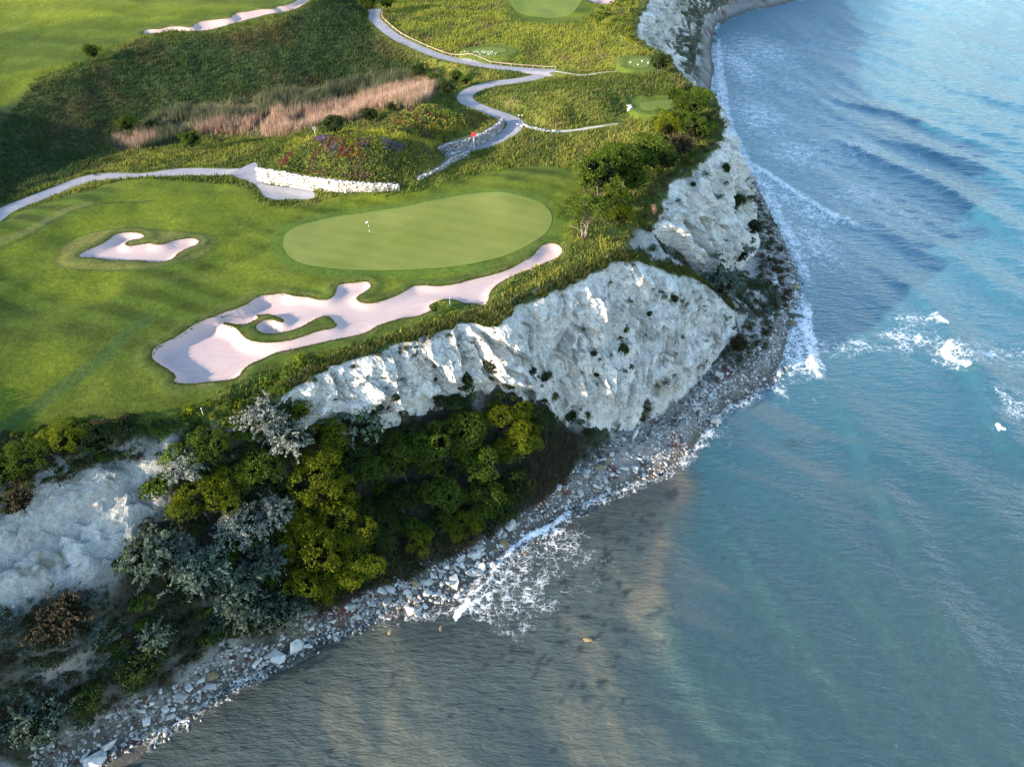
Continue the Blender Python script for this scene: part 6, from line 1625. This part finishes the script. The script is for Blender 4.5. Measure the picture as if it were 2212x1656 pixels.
for i, (px, py) in enumerate([(985, 335), (992, 333), (1000, 337), (980, 338), (1006, 340), (996, 342)]):
    p, t = hit(px, py); o = place_rock(p[0], p[1], p[2] + .25, .6, RK[i % 6], "x", "rocks at the path end", r=R3); AUTO.append((o, "white rock", px, py))

# flags, posts, lamp, rake, rail
M_white = plain_material("white_paint", (.8, .8, .8), .5, .3, .02); M_black = plain_material("black_paint", (.02, .02, .022), .5, .3, .02); M_redp = plain_material("red_paint", (.6, .03, .04), .5, .3, .02)
M_wood = plain_material("weathered_wood", (.36, .28, .20), .9, .1, .2); M_metal = plain_material("grey_metal", (.18, .18, .18), .5, .4, .05)
def empty_at(name, p, label, cat, rz=0, group=None):
    e = bpy.data.objects.new(name, None); link(e); e.location = tuple(p); e.rotation_euler = (0, 0, rz); e.empty_display_size = .3; return setp(e, label, cat, group)
def cyl(name, parent, z0, z1, rad, mat, x=0, y=0, sides=10):
    v, q = tube([(x, y, z0), (x, y, z1)], [rad, rad], sides); n = len(v); v = np.vstack([v, [(x, y, z0), (x, y, z1)]])
    caps = np.array([[k, (k + 1) % sides, n] for k in range(sides)] + [[sides + k, n + 1, sides + (k + 1) % sides] for k in range(sides)])
    return add_obj(name, np_mesh(name, v, [q, caps]), mat, parent)
def box(name, parent, c, s, mat, rz=0, bev=.0):
    bm = bmesh.new(); bmesh.ops.create_cube(bm, size=1); bmesh.ops.scale(bm, vec=s, verts=bm.verts)
    if bev: bmesh.ops.bevel(bm, geom=bm.edges[:], offset=bev, segments=2, affect='EDGES')
    me = bpy.data.meshes.new(name); bm.to_mesh(me); bm.free(); o = add_obj(name, me, mat, parent); o.location = c; o.rotation_euler = (0, 0, rz); return o
p, t = hit(799, 509); e = empty_at("golf_flag", p + [0, 0, .04], "white flag on a black and white striped pin standing in the putting green", "flag")
zs = [0, .55, .95, 1.35, 1.75, 2.25]
for k in range(5): cyl("pole_band", e, zs[k] + (.001 if k else -.1), zs[k + 1], .025, M_black if k % 2 == 0 else M_white)
g = np.array([[u * .42, .08 * math.sin(u * 5), 2.22 - w * .30 - u * .05] for w in (0, .5, 1) for u in np.linspace(0, 1, 6)])
q = [[r_ * 6 + c_, r_ * 6 + c_ + 1, (r_ + 1) * 6 + c_ + 1, (r_ + 1) * 6 + c_] for r_ in range(2) for c_ in range(5)]
fo = add_obj("flag", np_mesh("flag", g * [-.8, 1, 1], np.array(q)), M_white, e); sm_ = fo.modifiers.new("thick", 'SOLIDIFY'); sm_.thickness = .015
def disc(name, parent, z, rad, mat, thick=.05, y=0):
    bm = bmesh.new(); bmesh.ops.create_cone(bm, cap_ends=True, segments=24, radius1=rad, radius2=rad, depth=thick)
    bmesh.ops.bevel(bm, geom=[e_ for e_ in bm.edges if len(e_.link_faces) == 2 and e_.calc_face_angle(0) > 1], offset=.012, segments=1, affect='EDGES')
    me = bpy.data.meshes.new(name); bm.to_mesh(me); bm.free(); o = add_obj(name, me, mat, parent); o.location = (0, y, z); o.rotation_euler = (math.pi / 2, 0, 0); return o
p, t = hit(1024, 323); e = empty_at("signpost", p, "red round disc on a tall white pole beside the winding path", "sign"); cyl("pole", e, -.1, 3.1, .045, M_white); disc("disc", e, 2.75, .42, M_redp, y=-.08)
p, t = hit(681, 292); e = empty_at("signpost", p, "dark round disc on a short white post on the crest of the front mound", "sign"); cyl("post", e, -.1, 1.0, .06, M_white); disc("disc", e, 1.25, .42, M_metal, y=-.02)
p, t = hit(1124, 270); e = empty_at("lamp_post", p, "short black post with two small white lamp heads at the path bend", "lamp post"); cyl("post", e, -.1, 1.7, .05, M_black)
box("crossarm", e, (0, 0, 1.72), (.6, .06, .06), M_black)
for s_ in (-1, 1): box("lamp_head", e, (s_ * .3, 0, 1.83), (.22, .16, .14), M_white, bev=.02)
p, t = hit(972, 660); e = empty_at("marker_post", p, "thin white marker post by the bush under the long bunker", "post"); cyl("post", e, -.1, 1.1, .022, M_white); box("cap", e, (0, 0, 1.13), (.1, .1, .07), M_white)
p, t = hit(440, 900); e = empty_at("marker_post", p, "thin pale stake at the edge of the rim scrub left of the bunker", "post"); cyl("post", e, -.1, 1.2, .035, M_white); box("cap", e, (0, 0, 1.22), (.09, .09, .06), M_white)
p, t = hit(480, 688); e = empty_at("bunker_rake", (p[0], p[1], float(sand_z(np.array([p[0]]), np.array([p[1]]))[0]) + .06), "dark rake lying on the sand at the upper left of the long bunker", "rake", .5)
o = cyl("handle", e, 0, 1.7, .03, M_black); o.rotation_euler = (0, math.radians(88), 0); box("head", e, (0, 0, .03), (.08, .6, .06), M_black)
for k in range(9): box("tooth", e, (0, -.26 + k * .065, -.02), (.02, .02, .08), M_black)
for (px, py), wh in zip([(1362, 137), (1387, 134), (1378, 142), (1400, 138)], ["leftmost", "upper middle", "lower middle", "rightmost"]):
    p, t = hit(px, py); bm = bmesh.new(); bmesh.ops.create_icosphere(bm, subdivisions=2, radius=.16); me = bpy.data.meshes.new("tee_marker"); bm.to_mesh(me); bm.free()
    o = add_obj("tee_marker", me, M_white); o.location = (p[0], p[1], p[2] + .2); setp(o, wh + " of the four small white ball markers on the farthest tee", "tee marker", "markers on the farthest tee")
p, t = hit(955, 660); tree(938, 664, 26, 'shrub_green', "small upright bush standing at the lower edge of the long bunker", "bush", "bush", 1.1, 1.5)
# low rail along the upper path
rl = resample(path_b[4:], 2.6); t_ = np.gradient(rl[:, :2], axis=0); t_ /= np.linalg.norm(t_, axis=1)[:, None]; off = np.stack([-t_[:, 1], t_[:, 0]], 1) * 1.95
rl[:, :2] += off; rl[:, 2] = bil(H, rl[:, 0], rl[:, 1])
e = empty_at("rail_fence", rl[len(rl) // 2], "low wooden rail on short posts along the far side of the upper path", "fence"); b0 = np.array(e.location)
pm = None
for i in range(len(rl)):
    o = box("post", e, tuple(rl[i] - b0 + [0, 0, .15]), (.16, .16, .75), M_wood) if pm is None else link(bpy.data.objects.new("post", pm), e)
    pm = o.data; o.location = tuple(rl[i] - b0 + [0, 0, .15])
    if i < len(rl) - 1:
        d = rl[i + 1] - rl[i]; L_ = np.linalg.norm(d); v, q = tube([rl[i] - b0 + [0, 0, .42], rl[i + 1] - b0 + [0, 0, .42]], [.09, .09], 7)
        add_obj("rail", np_mesh("rail", v, q), M_wood, e)

# ------------------------------------------------------------------ labels that tell the many shrubs and boulders apart
LANDMARKS += [(617, 945, "brightest silver tree"), (398, 1020, "silver bush by the bare slope"), (515, 1145, "warm-lit silver tree"), (330, 1200, "drooping sage tree by the bare slope"),
 (525, 1330, "sage tree above the stones"), (332, 1380, "star-shaped sage tree"), (305, 1440, "round green bush by the shore"), (192, 1500, "fern-like bush by the dirt track"), (82, 1560, "corner blue-green bush"),
 (780, 905, "pale bush at the cliff foot"), (706, 940, "upright yellow-green tree"), (430, 1075, "broad olive-yellow tree"), (690, 1045, "top of the tall yellow-green trees"), (700, 1190, "middle of the tall yellow-green trees"), (735, 1262, "foot of the tall yellow-green trees"),
 (1100, 905, "bright tree below the chalk"), (945, 955, "middle tree of the wood"), (955, 1065, "upright green tree of the wood"), (1002, 1140, "right small sunlit tree"), (908, 1172, "left small sunlit tree"), (135, 1335, "wide brown scrub bush"),
 (140, 950, "sunlit bush on the left rim"), (12, 1020, "leafy bush at the left edge"), (260, 930, "right end of the rim hedge"), (1292, 372, "big round copse tree"), (1275, 462, "small bare-stemmed tree"), (1405, 335, "right copse tree"),
 (1425, 133, "dark bush by the farthest tee"), (1484, 232, "dense headland bush"), (1512, 215, "headland tip bush"), (1500, 275, "bush over the chalk edge"), (1445, 275, "sunlit bush below the tee"), (1470, 315, "brown cliff-edge bush"),
 (415, 302, "bush before the reeds"), (1560, 612, "big gully bush"), (1595, 742, "rusty talus bush"), (1410, 462, "reddish chalk pinnacle"), (1052, 706, "notch in the cliff rim"), (1345, 546, "highest corner of the broad cliff"), (1525, 625, "right end of the broad cliff"),
 (972, 660, "thin white marker post"), (440, 900, "thin pale stake"), (1180, 626, "rim of the broad cliff"), (1300, 760, "middle of the broad cliff"), (1440, 760, "strata of the broad cliff"), (1230, 900, "foot of the broad cliff"), (800, 830, "shaded left part of the cliff"),
 (1520, 450, "middle of the tall cliff"), (1600, 520, "right flank of the tall cliff"), (1430, 60, "far chalk headland"), (1320, 40, "bunker by the distant green"), (500, 1398, "long leaning slab"), (405, 1482, "biggest bottom left slab"), (318, 1555, "broad grey boulder"),
 (758, 1308, "big pale shingle boulder"), (940, 1243, "oblong pink-lit stone"), (1100, 1190, "root of the breaking wave"), (1208, 1052, "white boulder by the wood"), (1363, 985, "large boulder below the buttress"), (1412, 1018, "orange-brown boulder pair"), (1507, 893, "dark rock on the stony shore"),
 (1640, 815, "small black inshore rock"), (1672, 610, "white block below the gully"), (1708, 679, "long dark jutting slab"), (1715, 550, "pale slab under the tall cliff"), (860, 1340, "yellowish submerged rock"), (1150, 276, "lamp post at the path bend"), (1196, 290, "gravel trail"), (992, 345, "tall red disc sign"), (620, 810, "left end of the chalk cliff"), (560, 830, "tip of the long bunker")]
buckets = {}
for o, desc, px, py in AUTO:
    d, q = min(((px - a) ** 2 + (py - b) ** 2, (a, b, c)) for a, b, c in LANDMARKS)
    dx, dy = px - q[0], py - q[1]
    rel = ("right of" if dx > 0 else "left of") if abs(dx) > abs(dy) else ("below" if dy > 0 else "above")
    buckets.setdefault((desc, rel, q[2]), []).append((d, o))
ORD = ["closest", "second closest", "third closest", "fourth closest", "fifth closest", "sixth closest", "seventh closest", "eighth closest", "ninth closest", "tenth closest", "eleventh closest", "twelfth closest"]
for (desc, rel, lm), L in buckets.items():
    L.sort(key=lambda q: q[0])
    for k, (d, o) in enumerate(L):
        o["label"] = f"{desc} {rel} the {lm}" if len(L) == 1 else f"{ORD[min(k, 11)]} {desc} {rel} the {lm}"

# ------------------------------------------------------------------ sea haze
if HAZE:
    hz = bpy.data.objects.new("haze", None)
    bm = bmesh.new(); bmesh.ops.create_cube(bm, size=1); bmesh.ops.scale(bm, vec=(1500, 1500, 96), verts=bm.verts)
    me = bpy.data.meshes.new("haze"); bm.to_mesh(me); bm.free(); bpy.data.objects.remove(hz)
    hz = bpy.data.objects.new("haze", me); link(hz); hz.location = (0, 600, 34); 
    m, nt = mat_new("haze_air"); out = nd(nt, "ShaderNodeOutputMaterial"); pv = nd(nt, "ShaderNodeVolumePrincipled")
    pv.inputs["Color"].default_value = (.86, .93, 1, 1); pv.inputs["Density"].default_value = HAZE; pv.inputs["Anisotropy"].default_value = .0
    nt.links.new(pv.outputs[0], out.inputs["Volume"]); me.materials.append(m); setp(hz, "thin sea haze over the bay", None, None, "stuff")
